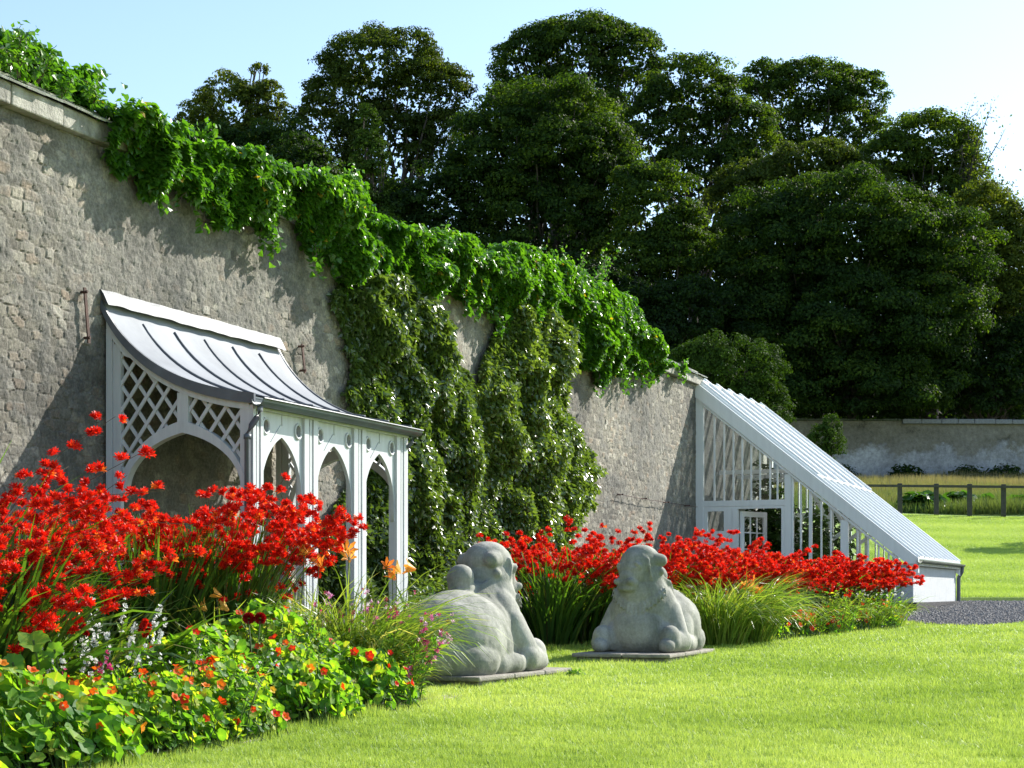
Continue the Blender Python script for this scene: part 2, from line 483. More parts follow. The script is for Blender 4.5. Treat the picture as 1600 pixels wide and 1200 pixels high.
# bed outline in the wall frame (s, d of the front edge)
BED = [(-12, 3.80), (-5.5, 3.80), (-2.5, 3.74), (-1.25, 3.72), (-.95, 3.45), (-.75, 2.6), (-.4, 2.25), (6.3, 2.25), (6.7, 3.3), (7.3, 3.95),
       (9, 4.15), (11, 4.45), (12.6, 4.8), (13.3, 4.95), (13.6, 4.3), (18.6, 4.2), (18.6, 4.0)]
BS = np.array([p[0] for p in BED]); BD = np.array([p[1] for p in BED])
pts = [wf(d, s) for s, d in BED] + [wf(0.0, 18.6), wf(0.0, -12)]
# convex pieces between outline points keep the fill clean
g = Geo()
for (s0, d0), (s1, d1) in zip(BED[:-1], BED[1:]):
    q = [wf(0, s0), wf(0, s1), wf(d1, s1), wf(d0, s0)]
    g.add(np.array([(x, y, float(ground(x, y)) + .006) for x, y in q])[::-1], np.array([[0, 1, 2, 3]]))
tag(g.build('flower_bed_soil', M['soil']), kind='structure')
PATH = [(6.15, 28.2), (6.05, 27.0), (6.2, 25.9), (6.6, 25.1), (7.3, 25.6), (8.2, 26.9), (10.5, 28.6), (16, 31.0), (24, 33), (24, 37.1), (9.35, 37.1), (9.35, 36.0), wf(4.1, 18.7)]
c = np.array([9.0, 31.0])
g = Geo()
pv = [(x, y, float(ground(x, y)) + .010) for x, y in PATH]
g.add(np.array([(9.5, 32.0, float(ground(9.5, 32.0)) + .010)] + pv), np.array([(0, 1 + (i + 1) % len(pv), 1 + i) for i in range(len(pv))])[:, ::-1])
tag(g.build('gravel_path', M['gravel']), kind='structure')

# stone edging visible along the near bed
EDG = root('stone_edging', (*wf(3.85, -3), -.05), 'broken line of flat mossy edging stones between the nasturtiums and the lawn', 'edging')
g = Geo(); s = -6.0
while s < -.9:
    L = rng.uniform(.22, .45); d = np.interp(s, BS, BD) + rng.uniform(.02, .07)
    x0, y0 = wf(d, s); x1, y1 = wf(d, s + L * .93)
    z0 = float(ground(x0, y0)) + rng.uniform(.0, .02)
    z0 -= .022
    if rng.uniform() < .6:
        g = Geo(); g.bar((x0, y0, z0), (x1, y1, z0 + .005), rng.uniform(.10, .18), .055); g.build('stone', M['slab'], EDG, origin=EDG.location, bevel=.012)
    s += L

# ------------------------------------------------------------------ garden wall
WALL = root('garden_wall', (P0[0], P0[1], 0), 'tall rubble stone garden wall with patchy grey render running along the left', 'wall', rz=-TH)
ZT = 4.66
def wall_grid(s0, s1, ds, name_geo, zlo=-.5):
    ss = np.arange(s0, s1 + 1e-6, ds); zz = np.linspace(zlo, ZT, int((ZT - zlo) / ds) + 1)
    S, Z = np.meshgrid(ss, zz)
    wob = .25 * (fbm(S * 2, Z * 2, 0, 41) - .5)
    f1, f2, cid = worley((S + wob * .4) / .155, (Z + wob * .35) / .088, 3)
    edge = f2 - f1
    cover = fbm(S * .8, Z * .8, 0, 11, 4) * .42 + fbm(S * 5.5, Z * 5.5, 0, 12, 3) * .58
    # more bare masonry low down, near the far corner and in a column or two
    bare = .16 * np.exp(-((S - 13.0) / 1.9) ** 2) + .07 * np.exp(-((S - 2.3) / .35) ** 2) + .05 * np.clip(2.0 - Z, 0, 1) + .03 * np.clip((Z - 3.9), 0, 1)
    covm = np.clip((cover - .488 - bare) * 9 + .5, 0, 1)
    joint = np.clip(1 - (edge - .03) * 8, 0, 1)
    stone_h = np.clip(edge * 5, 0, 1) ** .5 * (.008 + .009 * cid)
    pits = fbm(S * 19, Z * 17, 0, 21, 3)
    rend_h = .016 + .007 * (pits - .5) * 2 - .005 * np.clip((.38 - pits) * 8, 0, 1)
    drag = fbm(S * 34, Z * 30, 0, 22, 2)
    h = stone_h * (1 - covm) + (rend_h + .3 * stone_h) * covm + .006 * (drag - .5) + .04 * (fbm(S * .7, Z * .7, 0, 23) - .5)
    name_geo.add(np.stack([h, S, Z], -1).reshape(-1, 3), _gridf(len(ss), len(zz)), cid.ravel())
    return np.clip(covm * (.55 + .6 * (drag)), 0, 1).ravel(), joint.ravel()
def _gridf(n, m):
    i = (np.arange(m - 1)[:, None] * n + np.arange(n - 1)[None]).ravel()
    return np.stack([i, i + 1, i + n + 1, i + n], 1)
g = Geo()
A = [wall_grid(-6.6, -1.8, .05, g), wall_grid(-1.8, 6.0, .016, g), wall_grid(6.0, 24.4, .03, g)]
# body behind the face
g.add(*(lambda q: (q.v[0], q.f[0]))(Geo().box((-.55, -12, -.5), (-.06, 24.4, ZT - .01))))
g.add(*(lambda q: (q.v[0], q.f[0]))(Geo().box((-.54, -12, -.5), (.0, -6.6, ZT - .01))))
wo = g.build('masonry', M['wall'], WALL)
me = wo.data
for nm, k in (('cover', 0), ('joint', 1)):
    arr = np.concatenate([a[k] for a in A] + [np.full(16, .5)])
    me.attributes.new(nm, 'FLOAT', 'POINT').data.foreach_set('value', arr.astype(np.float32))
# coping: projecting course, then lapped sloping slates to a ridge
g = Geo(); s = -7.0
while s < 18.9:
    L = rng.uniform(.55, .95)
    L = min(L, 18.95 - s)
    o_ = rng.uniform(-.008, .008)
    zb = ZT + .004 + rng.uniform(0, .006)
    prof = [(-.62, zb), (.095 + o_, zb), (.10 + o_, zb + .17), (-.26, zb + .36), (-.62, zb + .17)]
    for a_, b_ in ((s, s + L - .012),):
        n = len(prof)
        v = [(x, a_, z) for x, z in prof] + [(x, b_, z) for x, z in prof]
        g.add(np.array(v), [np.array([(i, n + i, n + (i + 1) % n, (i + 1) % n) for i in range(n)]), np.array([list(range(n))]), np.array([list(range(2 * n - 1, n - 1, -1))])])
    s += L
g.build('coping', M['coping'], WALL, bevel=.012)
g = Geo(); s = -7.0
while s < 18.9:
    L = rng.uniform(.16, .26)
    for row in range(2):
        d1 = .15 - row * .20 + rng.uniform(-.012, .012); d0 = d1 - .27
        zl = ZT + .188 + (.10 - d1) * .53; zh = ZT + .188 + (.10 - d0) * .53
        lift = rng.uniform(0, .012) + .012 * row
        g.bar((d0, s + L / 2, zh + lift), (d1, s + L / 2, zl + lift + .012), L * .96, .016)
    s += L
g.build('coping_slates', M['slate'], WALL)

# rusty iron bars pinned to the wall
for (px, pa, pb, lab) in ((133, 450, 536, 'long rusty iron bar bolted to the wall just left of the canopy roof'),
                          (472, 538, 583, 'short rusty iron strap on the wall right of the canopy roof')):
    s = s_of(px, .05); za, zb = z_of(pa, s, .05), z_of(pb, s, .05)
    r_ = root('iron_bar', (*wf(.0, s), zb), lab, 'iron bar', 'rusty iron bars on the garden wall', -TH)
    h = za - zb
    Geo().bar((.07, .03, 0), (.06, -.02, h), .035, .012, up=(1, 0, 0)).build('strap', M['rust'], r_)
    for yy_, zz_ in ((-.02, h * .92), (.02, h * .1)): Geo().tube([(.0, yy_, zz_), (.09, yy_, zz_)], .012, 6).build('bolt', M['rust'], r_)
# vine wires near the greenhouse
r_ = root('wire_support', (*wf(0, 15.0), 2.2), 'thin training wire on iron pins low on the wall beside the greenhouse', 'wire', None, -TH)
Geo().tube([(.10, -1.2, .15), (.10, 0, .135), (.10, 3.5, .15)], .005, 5).build('wire', M['rust'], r_)
for k in range(4):
    Geo().tube([(.02, -1 + 1.3 * k, .145), (.13, -1 + 1.3 * k, .15)], .012, 5).build('pin', M['rust'], r_)

# ------------------------------------------------------------------ canopy
S0, S1 = -.08, 2.88          # end frames
SO0, SO1 = -.145, 2.92        # roof edges
CAN = root('lattice_canopy', (P0[0], P0[1], 0), 'pale grey lattice garden canopy with a swept lead roof and pointed arches against the wall', 'canopy', None, -TH)
CV = np.array([(0, 3.31), (.05, 3.21), (.13, 3.08), (.245, 2.94), (.503, 2.73), (.789, 2.575), (1.072, 2.475), (1.4, 2.405), (1.56, 2.385)])
dd = np.concatenate([np.linspace(0, .25, 6), np.linspace(.32, 1.56, 18)])
def sm(xq):
    # smooth curve through CV
    c = np.polyfit(np.sqrt(CV[:, 0] + .02), CV[:, 1], 4)
    return np.polyval(c, np.sqrt(np.asarray(xq) + .02))
roofA = np.stack([dd, sm(dd)], 1)
g = Geo()
ys = np.linspace(SO0, SO1, 60)
top = roofA + [0, .03]
V = np.array([(d + .004 * math.sin(y * 5 + d * 3), y, z + .006 * (fbm(y * 2.5, d * 3, 0, 31) - .5)) for y in ys for d, z in top])
g.add(V, _gridf(len(top), len(ys))[:, ::-1])
V2 = np.array([(d, y, z) for y in ys for d, z in roofA])
g.add(V2, _gridf(len(top), len(ys)))
g.build('roof', M['lead'], CAN, smooth=True)
for k in range(5):
    y = SO0 + (SO1 - SO0) * (k + 1) / 6
    Geo().tube([(d, y, z + .040) for d, z in roofA[2:]], .011, 6).build('roof_seam', M['leaddark'], CAN, smooth=True)
for y, nm in ((SO0, 0), (SO1, 1)):
    g = Geo(); g.strip(roofA + [0, .045], roofA - [0, .045], y - .012, y + .018, axis=1)
    g.build('verge_trim', M['leaddark'], CAN)
g = Geo()
yy = np.linspace(SO0 - .03, SO1 + .03, 70)
prof = [(-.005, 3.405), (.025, 3.40), (.05, 3.36), (.075, 3.31), (.10, 3.265)]
V = np.array([(d + .004 * math.sin(y * 19) + .008 * (vnoise(y * 9, k, 0, 8) - .5) + .012, y, z + .014 * (vnoise(y * 6, k * .5, 0, 9) - .5) * (k > 0)) for y in yy for k, (d, z) in enumerate(prof)])
g.add(V, _gridf(len(prof), len(yy))[:, ::-1])
V = V.copy(); V[:, 0] -= .02; g.add(V, _gridf(len(prof), len(yy)))
g.build('lead_flashing', M['leadlight'], CAN, smooth=False)
# gutter: half round trough
g = Geo(); nA = 9
gp = []
for k in range(nA):
    a = pi + pi * k / (nA - 1)
    gp.append((1.605 + .062 * cos(a), 2.375 + .062 * sin(a)))
g.strip(np.array(gp), np.array([(1.605 + (x - 1.605) * .86, 2.375 + (z - 2.375) * .86) for x, z in gp]), SO0 - .03, SO1 + .05, axis=1)
g.strip(np.array([(1.555, 2.32), (1.555, 2.40)]), np.array([(1.548, 2.32), (1.548, 2.40)]), SO0, SO1 + .02, axis=1)
g.tube([(1.670, SO0 - .03, 2.378), (1.670, SO1 + .05, 2.378)], .009, 6)
g.build('gutter', M['gutter'], CAN, smooth=False)
g = Geo()
g.tube([(1.60, S0 - .04, 2.33), (1.60, S0 - .045, 2.28), (1.58, S0 - .06, 2.22), (1.535, S0 - .075, 2.15), (1.50, S0 - .08, 2.08), (1.50, S0 - .08, .02)], .026, 10)
for z in (2.06, 1.0):
    g.tube([(1.50, S0 - .08, z - .02), (1.50, S0 - .08, z + .02)], .033, 10)
g.build('downpipe', M['leaddark'], CAN, smooth=True)
Geo().tube([(1.60, SO1 - .02, 2.33), (1.58, SO1 - .02, 2.26), (1.53, SO1 - .03, 2.2)], .022, 8).build('gutter_bracket', M['leaddark'], CAN)

def parch(x0, x1, zs, rise, n=14, T=72):
    """pointed arch polyline from (x0,zs) over the apex to (x1,zs)"""
    hs = (x1 - x0) / 2; T = radians(T); t = np.linspace(0, T, n)
    xl = x0 + hs * (1 - np.cos(t)) / (1 - cos(T)); zl = zs + rise * np.sin(t) / sin(T)
    xr = x1 - (xl - x0)
    return np.concatenate([np.stack([xl, zl], 1), np.stack([xr, zl], 1)[::-1][1:]])

def end_frame(sy, name):
    e = bpy.data.objects.new(name, None); COL.objects.link(e); e.parent = CAN
    y0, y1 = sy - .035, sy + .035
    DM = 1.50
    g = Geo(); g.box((.045, y0, -.3), (.105, y1, 3.06)).box((.115, y0 + .01, -.3), (.19, y1 - .01, 2.92)); g.box((.105, y0 + .02, -.3), (.115, y1 - .02, 2.95))
    g.build('wall_stile', M['paint'], e)
    Geo().box((DM - .10, y0 + .003, -.3), (DM - .002, y1 - .003, 2.33)).build('front_stile', M['paint'], e)
    dr = np.linspace(.05, DM - .01, 24)
    up = np.stack([dr, sm(dr) - .012], 1); lo = np.stack([dr, sm(dr) - .10 - .04 * (dr < .3)], 1)
    Geo().strip(up, lo, y0 - .004, y1 + .004, axis=1).build('top_rail', M['paint'], e)
    inn = parch(.245, DM - .085, 1.62, .50); out = parch(.175, DM - .03, 1.58, .645)
    n = len(inn)
    Geo().strip(out, inn, y0 - .006, y1 + .006, axis=1).build('arch', M['paint'], e)
    dm = (.245 + DM - .085) / 2
    Geo().box((dm - .055, y0 + .002, 2.19), (dm + .055, y1 - .002, float(sm(dm)) - .09)).build('centre_stile', M['paint'], e)
    # lattice: two families of diagonal laths clipped by rail and arch
    lat = Geo()
    def inside(d, z):
        zo = np.interp(d, out[:, 0], out[:, 1])
        return (z < sm(d) - .09) & (z > zo - .02) & (d > .18) & (d < DM - .09) & (np.abs(d - dm) > .045)
    for sg, yo in ((1, -.008), (-1, .008)):
        slope = 1.32 * sg
        for c0 in np.arange(-1.2, 6.5, .235):
            dq = np.linspace(.10, DM, 240); zq = c0 + slope * dq
            ok = inside(dq, zq); st_ = None
            for i in range(len(dq)):
                if ok[i] and st_ is None: st_ = i
                if st_ is not None and (not ok[i] or i == len(dq) - 1):
                    if i - st_ > 4:
                        lat.bar((dq[st_] - .008, sy + yo, zq[st_] - .008 * slope), (dq[i] + .008, sy + yo, zq[i] + .008 * slope), .030, .014, up=(0, 1, 0))
                    st_ = None
    lat.build('lattice', M['paint'], e)
    return e
end_frame(S0, 'end_panel')
end_frame(S1, 'end_panel')

# front: four clustered posts, three arched bays with roundels
PC = [-.03, .90, 1.86, 2.78]; PW = .125
for k, pc in enumerate(PC):
    g = Geo(); PW = .085 if k == 0 else .125
    for a, b_ in ((-PW, -.042), (.042, PW)):
        g.box((1.44, pc + a, -.3), (1.53, pc + b_, 2.335))
    g.box((1.455, pc - .042, -.3), (1.50, pc + .042, 2.335))
    g.box((1.50, pc - .015, -.3), (1.525, pc + .015, 2.335))
    g.build('post', M['paint'], CAN)
def plate(name, outer, holes, t, m, parent, d0):
    cu = bpy.data.curves.new(name, 'CURVE'); cu.dimensions = '2D'; cu.fill_mode = 'BOTH'; cu.extrude = t / 2
    for poly in [outer] + holes:
        sp = cu.splines.new('POLY'); sp.points.add(len(poly) - 1)
        for p, (x, z) in zip(sp.points, poly): p.co = (x, z, 0, 1)
        sp.use_cyclic_u = True
    o = bpy.data.objects.new(name, cu); COL.objects.link(o)
    dg = bpy.context.evaluated_depsgraph_get()
    me = bpy.data.meshes.new_from_object(o.evaluated_get(dg))
    bpy.data.objects.remove(o)
    for v in me.vertices: v.co = (v.co.z + d0, v.co.x, v.co.y)
    me.flip_normals()
    me.name = name; me.materials.clear(); me.materials.append(m)
    o2 = bpy.data.objects.new(name, me); COL.objects.link(o2); o2.parent = parent
    return o2
for k in range(3):
    x0, x1 = PC[k] + (.085 if k == 0 else .125), PC[k + 1] - .125
    ar = parch(x0 + .012, x1 - .012, 1.60, .50, T=66)
    outer = [(x0, 1.42), (x0, 2.345), (x1, 2.345), (x1, 1.42)] + [tuple(p) for p in ar[::-1]]
    outer = [(x0, 1.45), (x0, 2.345), (x1, 2.345), (x1, 1.45), (x1 - .012, 1.45)] + [tuple(p) for p in ar[::-1]] + [(x0 + .012, 1.45)]
    hs_ = []
    for cx in (x0 + .078, x1 - .078):
        hs_.append([(cx + .050 * cos(a), 2.175 + .058 * sin(a)) for a in np.linspace(0, 2 * pi, 20, endpoint=False)])
    plate('arched_panel', outer, hs_, .035, M['paint'], CAN, 1.485)
    g = Geo()
    for cx in (x0 + .078, x1 - .078):
        g = Geo(); g.tube([(1.506, cx + .056 * cos(a), 2.175 + .064 * sin(a)) for a in np.linspace(0, 2 * pi, 25)], .012, 6); g.build('roundel_ring', M['paint'], CAN)
    xm = (x0 + x1) / 2; g = Geo()  # raised bars added in place of shading lines on the panel facets
    g.bar((1.504, xm - .19, 2.05), (1.504, xm - .02, 2.21), .007, .010, up=(1, 0, 0))
    g.bar((1.504, xm, 2.20), (1.504, xm, 2.335), .010, .012, up=(1, 0, 0))
    g.build('facet_shade_bars', M['paint'], CAN)
    pr = parch(x0 + .006, x1 - .006, 1.60, .515, T=66)
    Geo().strip(pr + [0, .012], ar + [0, .0], 0, 1, axis=1)
Geo().box((1.44, S0 - .03, 2.348), (1.546, S1 + .03, 2.368)).build('eaves_board', M['paint'], CAN)
Geo().box((1.505, S0 - .02, 2.30), (1.545, S1 + .02, 2.346)).build('fascia', M['paint'], CAN)
g = Geo(); 
for sy in np.linspace(S0 + .4, S1 - .4, 6):
    dr = np.linspace(.03, 1.43, 14); g.strip(np.stack([dr, sm(dr) - .004], 1), np.stack([dr, sm(dr) - .05], 1), sy - .02, sy + .02, axis=1)
g.build('rafters', M['paint'], CAN)

# ------------------------------------------------------------------ greenhouse
GS = 18.72; GL = 5.6; GZ0 = .46; GD = 4.08
gx, gy = wf(0, GS)
GH = root('lean_to_greenhouse', (gx, gy, 0), 'white painted lean-to greenhouse with long sloping roof against the far end of the wall', 'greenhouse', None, -TH)
ZR, ZE = 4.70, 1.36
def rz_(d): return ZR + (ZE - ZR) * d / 4.12
slope = (ZE - ZR) / 4.12
# dwarf wall on three sides with footing
g = Geo()
g.box((GD - .22, -.06, GZ0 - .3), (GD, GL, 1.22))
g.box((1.80, -.05, GZ0 - .3), (GD - .225, .17, 1.18))
g.box((.03, -.05, GZ0 - .3), (.9, .17, 1.0))
g.box((.03, GL - .2, GZ0 - .3), (GD - .225, GL - .003, 1.18))
g.build('dwarf_wall', M['whitewash'], GH, bevel=.015)
Geo().box((GD - .3, -.12, GZ0 - .35), (GD + .07, GL + .06, GZ0 + .10)).build('footing', M['gravel'], GH, bevel=.01)
Geo().box((GD - .28, -.075, 1.225), (GD + .10, GL + .02, 1.262)).build('sill', M['slate'], GH)
g = Geo()
gp = [(GD + .13 + .06 * cos(pi + pi * k / 8), 1.325 + .06 * sin(pi + pi * k / 8)) for k in range(9)]
g.strip(np.array(gp), np.array([(GD + .13 + (x - GD - .13) * .85, 1.325 + (z - 1.325) * .85) for x, z in gp]), -.12, GL + .08, axis=1)
g.build('gutter', M['mossy'], GH)
Geo().tube([(GD + .13, GL + .02, 1.28), (GD + .12, GL + .02, 1.18), (GD + .05, GL + .03, 1.05), (GD + .05, GL + .03, .5)], .04, 8).build('downpipe', M['leaddark'], GH)
def gable(y0, y1, front):
    w = M['white']
    e = bpy.data.objects.new('end_wall', None); COL.objects.link(e); e.parent = GH
    ym = (y0 + y1) / 2
    Geo().box((.015, y0, GZ0 - .2), (.16, y1, rz_(.16) - .10)).build('wall_post', w, e)
    g = Geo()  # sloping barge board
    A = np.array([(0.0, rz_(0) + .045), (4.17, rz_(4.17) + .045)]); B = A - [0, .30]
    B[1, 1] += .03
    g.strip(A, B, y0 - .03, y1 - .005, axis=1)
    A2 = np.array([(0.02, rz_(0.02) - .26), (3.84, rz_(3.84) - .26)]); g.strip(A2, A2 - [0, .045], y0 - .012, y1 - .008, axis=1)
    g.build('barge_board', w, e)
    Geo().box((1.72, y0, GZ0 - .2), (1.84, y1, rz_(1.84) - .28)).box((1.845, y0 + .02, 1.2), (1.885, y1 - .02, rz_(1.885) - .28)).build('main_post', w, e)
    Geo().box((2.76, y0, 1.18), (2.90, y1, rz_(2.90) - .28)).build('main_post', w, e)
    Geo().box((.16, y0 + .004, 2.36), (1.72, y1 - .004, 2.47)).build('mid_rail', w, e)
    Geo().box((.16, y0 + .010, 2.31), (1.72, y1 - .006, 2.357)).build('door_head', w, e)
    Geo().box((1.885, y0 + .004, 1.185), (3.92, y1 - .004, 1.26)).build('sill_rail', w, e)
    mull = [(d, .028, 2.47) for d in (.37, .56, .74, .91, 1.08, 1.25, 1.44, 1.58)] + [(2.02, .03, 1.26), (2.20, .06, 1.26), (2.40, .028, 1.26), (2.58, .028, 1.26)] + \
           [(3.07, .028, 1.26), (3.26, .028, 1.26), (3.45, .028, 1.26), (3.63, .028, 1.26)]
    for d, wd, zb in mull:
        Geo().box((d - wd / 2, ym - .025, zb), (d + wd / 2, ym + .02, rz_(d + wd / 2) - .27)).build('glazing_bar', w, e)
    gl = Geo()
    for a, b_, zb in ((.16, 1.72, 2.47), (1.885, 2.76, 1.26), (2.90, 3.72, 1.26)):
        v = [(a, ym, zb), (b_, ym, zb), (b_, ym, rz_(b_) - .27), (a, ym, rz_(a) - .27)]
        gl.add(np.array(v), np.array([[0, 1, 2, 3]]))
    gl.build('glass', M['glass'], e)
    # panel with small window, door post
    Geo().box((.16, y0 + .006, GZ0 - .1), (.72, y1 - .02, 1.90)).box((.16, y0 + .006, 1.90), (.24, y1 - .02, 2.31)).box((.56, y0 + .006, 1.90), (.72, y1 - .02, 2.31)).box((.24, y0 + .006, 2.27), (.56, y1 - .02, 2.31)).build('side_panel', w, e)
    Geo().box((.725, y0 - .004, GZ0), (.83, y1, 2.31)).build('door_post', w, e)
    Geo().box((1.66, y0 - .002, GZ0), (1.718, y1 - .003, 2.31)).build('door_post', w, e)
    wg = Geo(); wg.add(np.array([(.24, ym, 1.9), (.56, ym, 1.9), (.56, ym, 2.27), (.24, ym, 2.27)]), np.array([[0, 1, 2, 3]])); wg.build('small_window', M['glass'], e)
    if front:
        # door folded back into the house
        dr = bpy.data.objects.new('door', None); COL.objects.link(dr); dr.parent = e; dr.location = (.86, .06, 0); dr.rotation_euler = (0, 0, radians(66))
        g = Geo(); W = .78
        g.box((0, -.02, GZ0 + .05), (.09, .02, 2.27)).box((W - .09, -.02, GZ0 + .05), (W, .02, 2.27)).box((.09, -.02, 2.17), (W - .09, .02, 2.27)).box((.09, -.02, 1.15), (W - .09, .02, 1.27)).box((.09, -.012, GZ0 + .05), (W - .09, .012, 1.15))
        for k in (1, 2): g.box((.09 + (W - .18) * k / 3 - .012, -.012, 1.27), (.09 + (W - .18) * k / 3 + .012, .012, 2.17))
        for z in (1.55, 1.86): g.box((.09, -.010, z), (W - .09, .010, z + .02))
        g.build('door_leaf', w, dr)
        gg = Geo(); gg.add(np.array([(.09, 0, 1.27), (W - .09, 0, 1.27), (W - .09, 0, 2.17), (.09, 0, 2.17)]), np.array([[0, 1, 2, 3]])); gg.build('door_glass', M['glass'], dr)
    return e
gable(-.04, .05, True)
gable(GL - .09, GL - .0, False)
# roof: rafters, glass, lapped upper sashes, ridge
nr = 9
for k in range(nr + 1):
    y = .06 + (GL - .09) * k / nr
    g = Geo()
    big_ = k % 3 == 0
    g.bar((.03, y, rz_(.03) + .045), (4.16, y, rz_(4.16) + .045), .055, .085)
    g.build('rafter', M['white'], GH)
def roofpane(d0, d1, lift, name):
    g = Geo(); g.add(np.array([(d0, .05, rz_(d0) + lift), (d1, .05, rz_(d1) + lift), (d1, GL - .02, rz_(d1) + lift), (d0, GL - .02, rz_(d0) + lift)]), np.array([[0, 1, 2, 3]]))
    return g.build(name, M['roofglass'], GH)
roofpane(.04, 2.32, .085, 'upper_glass'); roofpane(2.2, 4.18, .042, 'lower_glass')
for k in range(6):
    ya = .09 + k * (GL - .15) / 6; yb = ya + (GL - .15) / 6 - .05
    g = Geo()
    for y in (ya + .02, yb - .02): g.bar((-.10, y, rz_(-.10) + .115), (2.32, y, rz_(2.32) + .115), .045, .05)
    g.bar((2.30, ya, rz_(2.30) + .07), (2.30, yb, rz_(2.30) + .07), .05, .035)
    g.bar((-.02, ya, rz_(-.02) + .08), (-.02, yb, rz_(-.02) + .08), .08, .05)
    g.build('sliding_sash', M['white'], GH)
Geo().box((.005, .06, ZR - .22), (.06, GL - .02, ZR + .03)).build('ridge_board', M['white'], GH)
Geo().bar((4.14, -.03, 1.372), (4.14, GL, 1.372), .05, .07).build('eaves_plate', M['white'], GH)
g = Geo()
g.box((.062, .17, GZ0 - .2), (.075, GL - .2, 4.3)); g.build('limewashed_back', M['oldlime'], GH)
g = Geo()
for y in (1.4, 2.8, 4.2):
    g.box((2.25, y - .045, GZ0), (2.34, y + .045, rz_(2.3) - .02))
    g.bar((2.3, y, 2.0), (1.55, y, rz_(1.55) - .06), .06, .07); g.bar((2.3, y, 1.75), (3.0, y, rz_(3.0) - .06), .06, .07)
    g.bar((.08, y, 3.1), (2.0, y, 3.1), .05, .08)
g.bar((2.3, .06, rz_(2.3) - .07), (2.3, GL - .1, rz_(2.3) - .07), .09, .08)
g.bar((1.0, .06, rz_(1.0) - .07), (1.0, GL - .1, rz_(1.0) - .07), .08, .08)
for y in np.arange(.4, GL - .2, .28): g.box((3.88, y - .015, 1.2), (3.91, y + .015, 1.5))
g.build('inner_frame', M['white'], GH)
g = Geo(); g.box((.08, .2, GZ0), (3.8, GL - .22, GZ0 + .03)); g.build('floor_slab', M['slab'], GH)

# ------------------------------------------------------------------ stone beasts
def blob_mesh(name, parts, voxel=.013):
    """ellipsoids and capsules fused into one carved surface"""
    g = Geo()
    import bmesh
    bm = bmesh.new(); bmesh.ops.create_icosphere(bm, subdivisions=3, radius=1)
    bv = np.array([v.co[:] for v in bm.verts]); bf = np.array([[v.index for v in f.verts] for f in bm.faces]); bm.free()
    for p in parts:
        if p[0] == 'e':
            _, c, r, rot = p
            m = np.eye(3)
            for ax, a in zip('xyz', rot):
                c_, s_ = cos(a), sin(a)
                R = {'x': [[1, 0, 0], [0, c_, -s_], [0, s_, c_]], 'y': [[c_, 0, s_], [0, 1, 0], [-s_, 0, c_]], 'z': [[c_, -s_, 0], [s_, c_, 0], [0, 0, 1]]}[ax]
                m = np.array(R) @ m
            g.add((bv * r) @ m.T + c, bf)
        else:
            _, a, b_, ra, rb = p
            a, b_ = np.array(a, float), np.array(b_, float)
            n = max(6, int(np.linalg.norm(b_ - a) / (min(ra, rb) * .25)))
            for i in range(n + 1):
                t = i / n; g.add(bv * (ra + (rb - ra) * t) + a + (b_ - a) * t, bf)
    o = g.build(name, M['stone'])
    r = o.modifiers.new('r', 'REMESH'); r.mode = 'VOXEL'; r.voxel_size = voxel
    s_ = o.modifiers.new('s', 'SMOOTH'); s_.iterations = 2; s_.factor = .5
    dg = bpy.context.evaluated_depsgraph_get()
    me = bpy.data.meshes.new_from_object(o.evaluated_get(dg))
    bpy.data.objects.remove(o)
    n = len(me.vertices); co = np.empty(n * 3, np.float32); me.vertices.foreach_get('co', co); co = co.reshape(-1, 3)
    return me, co
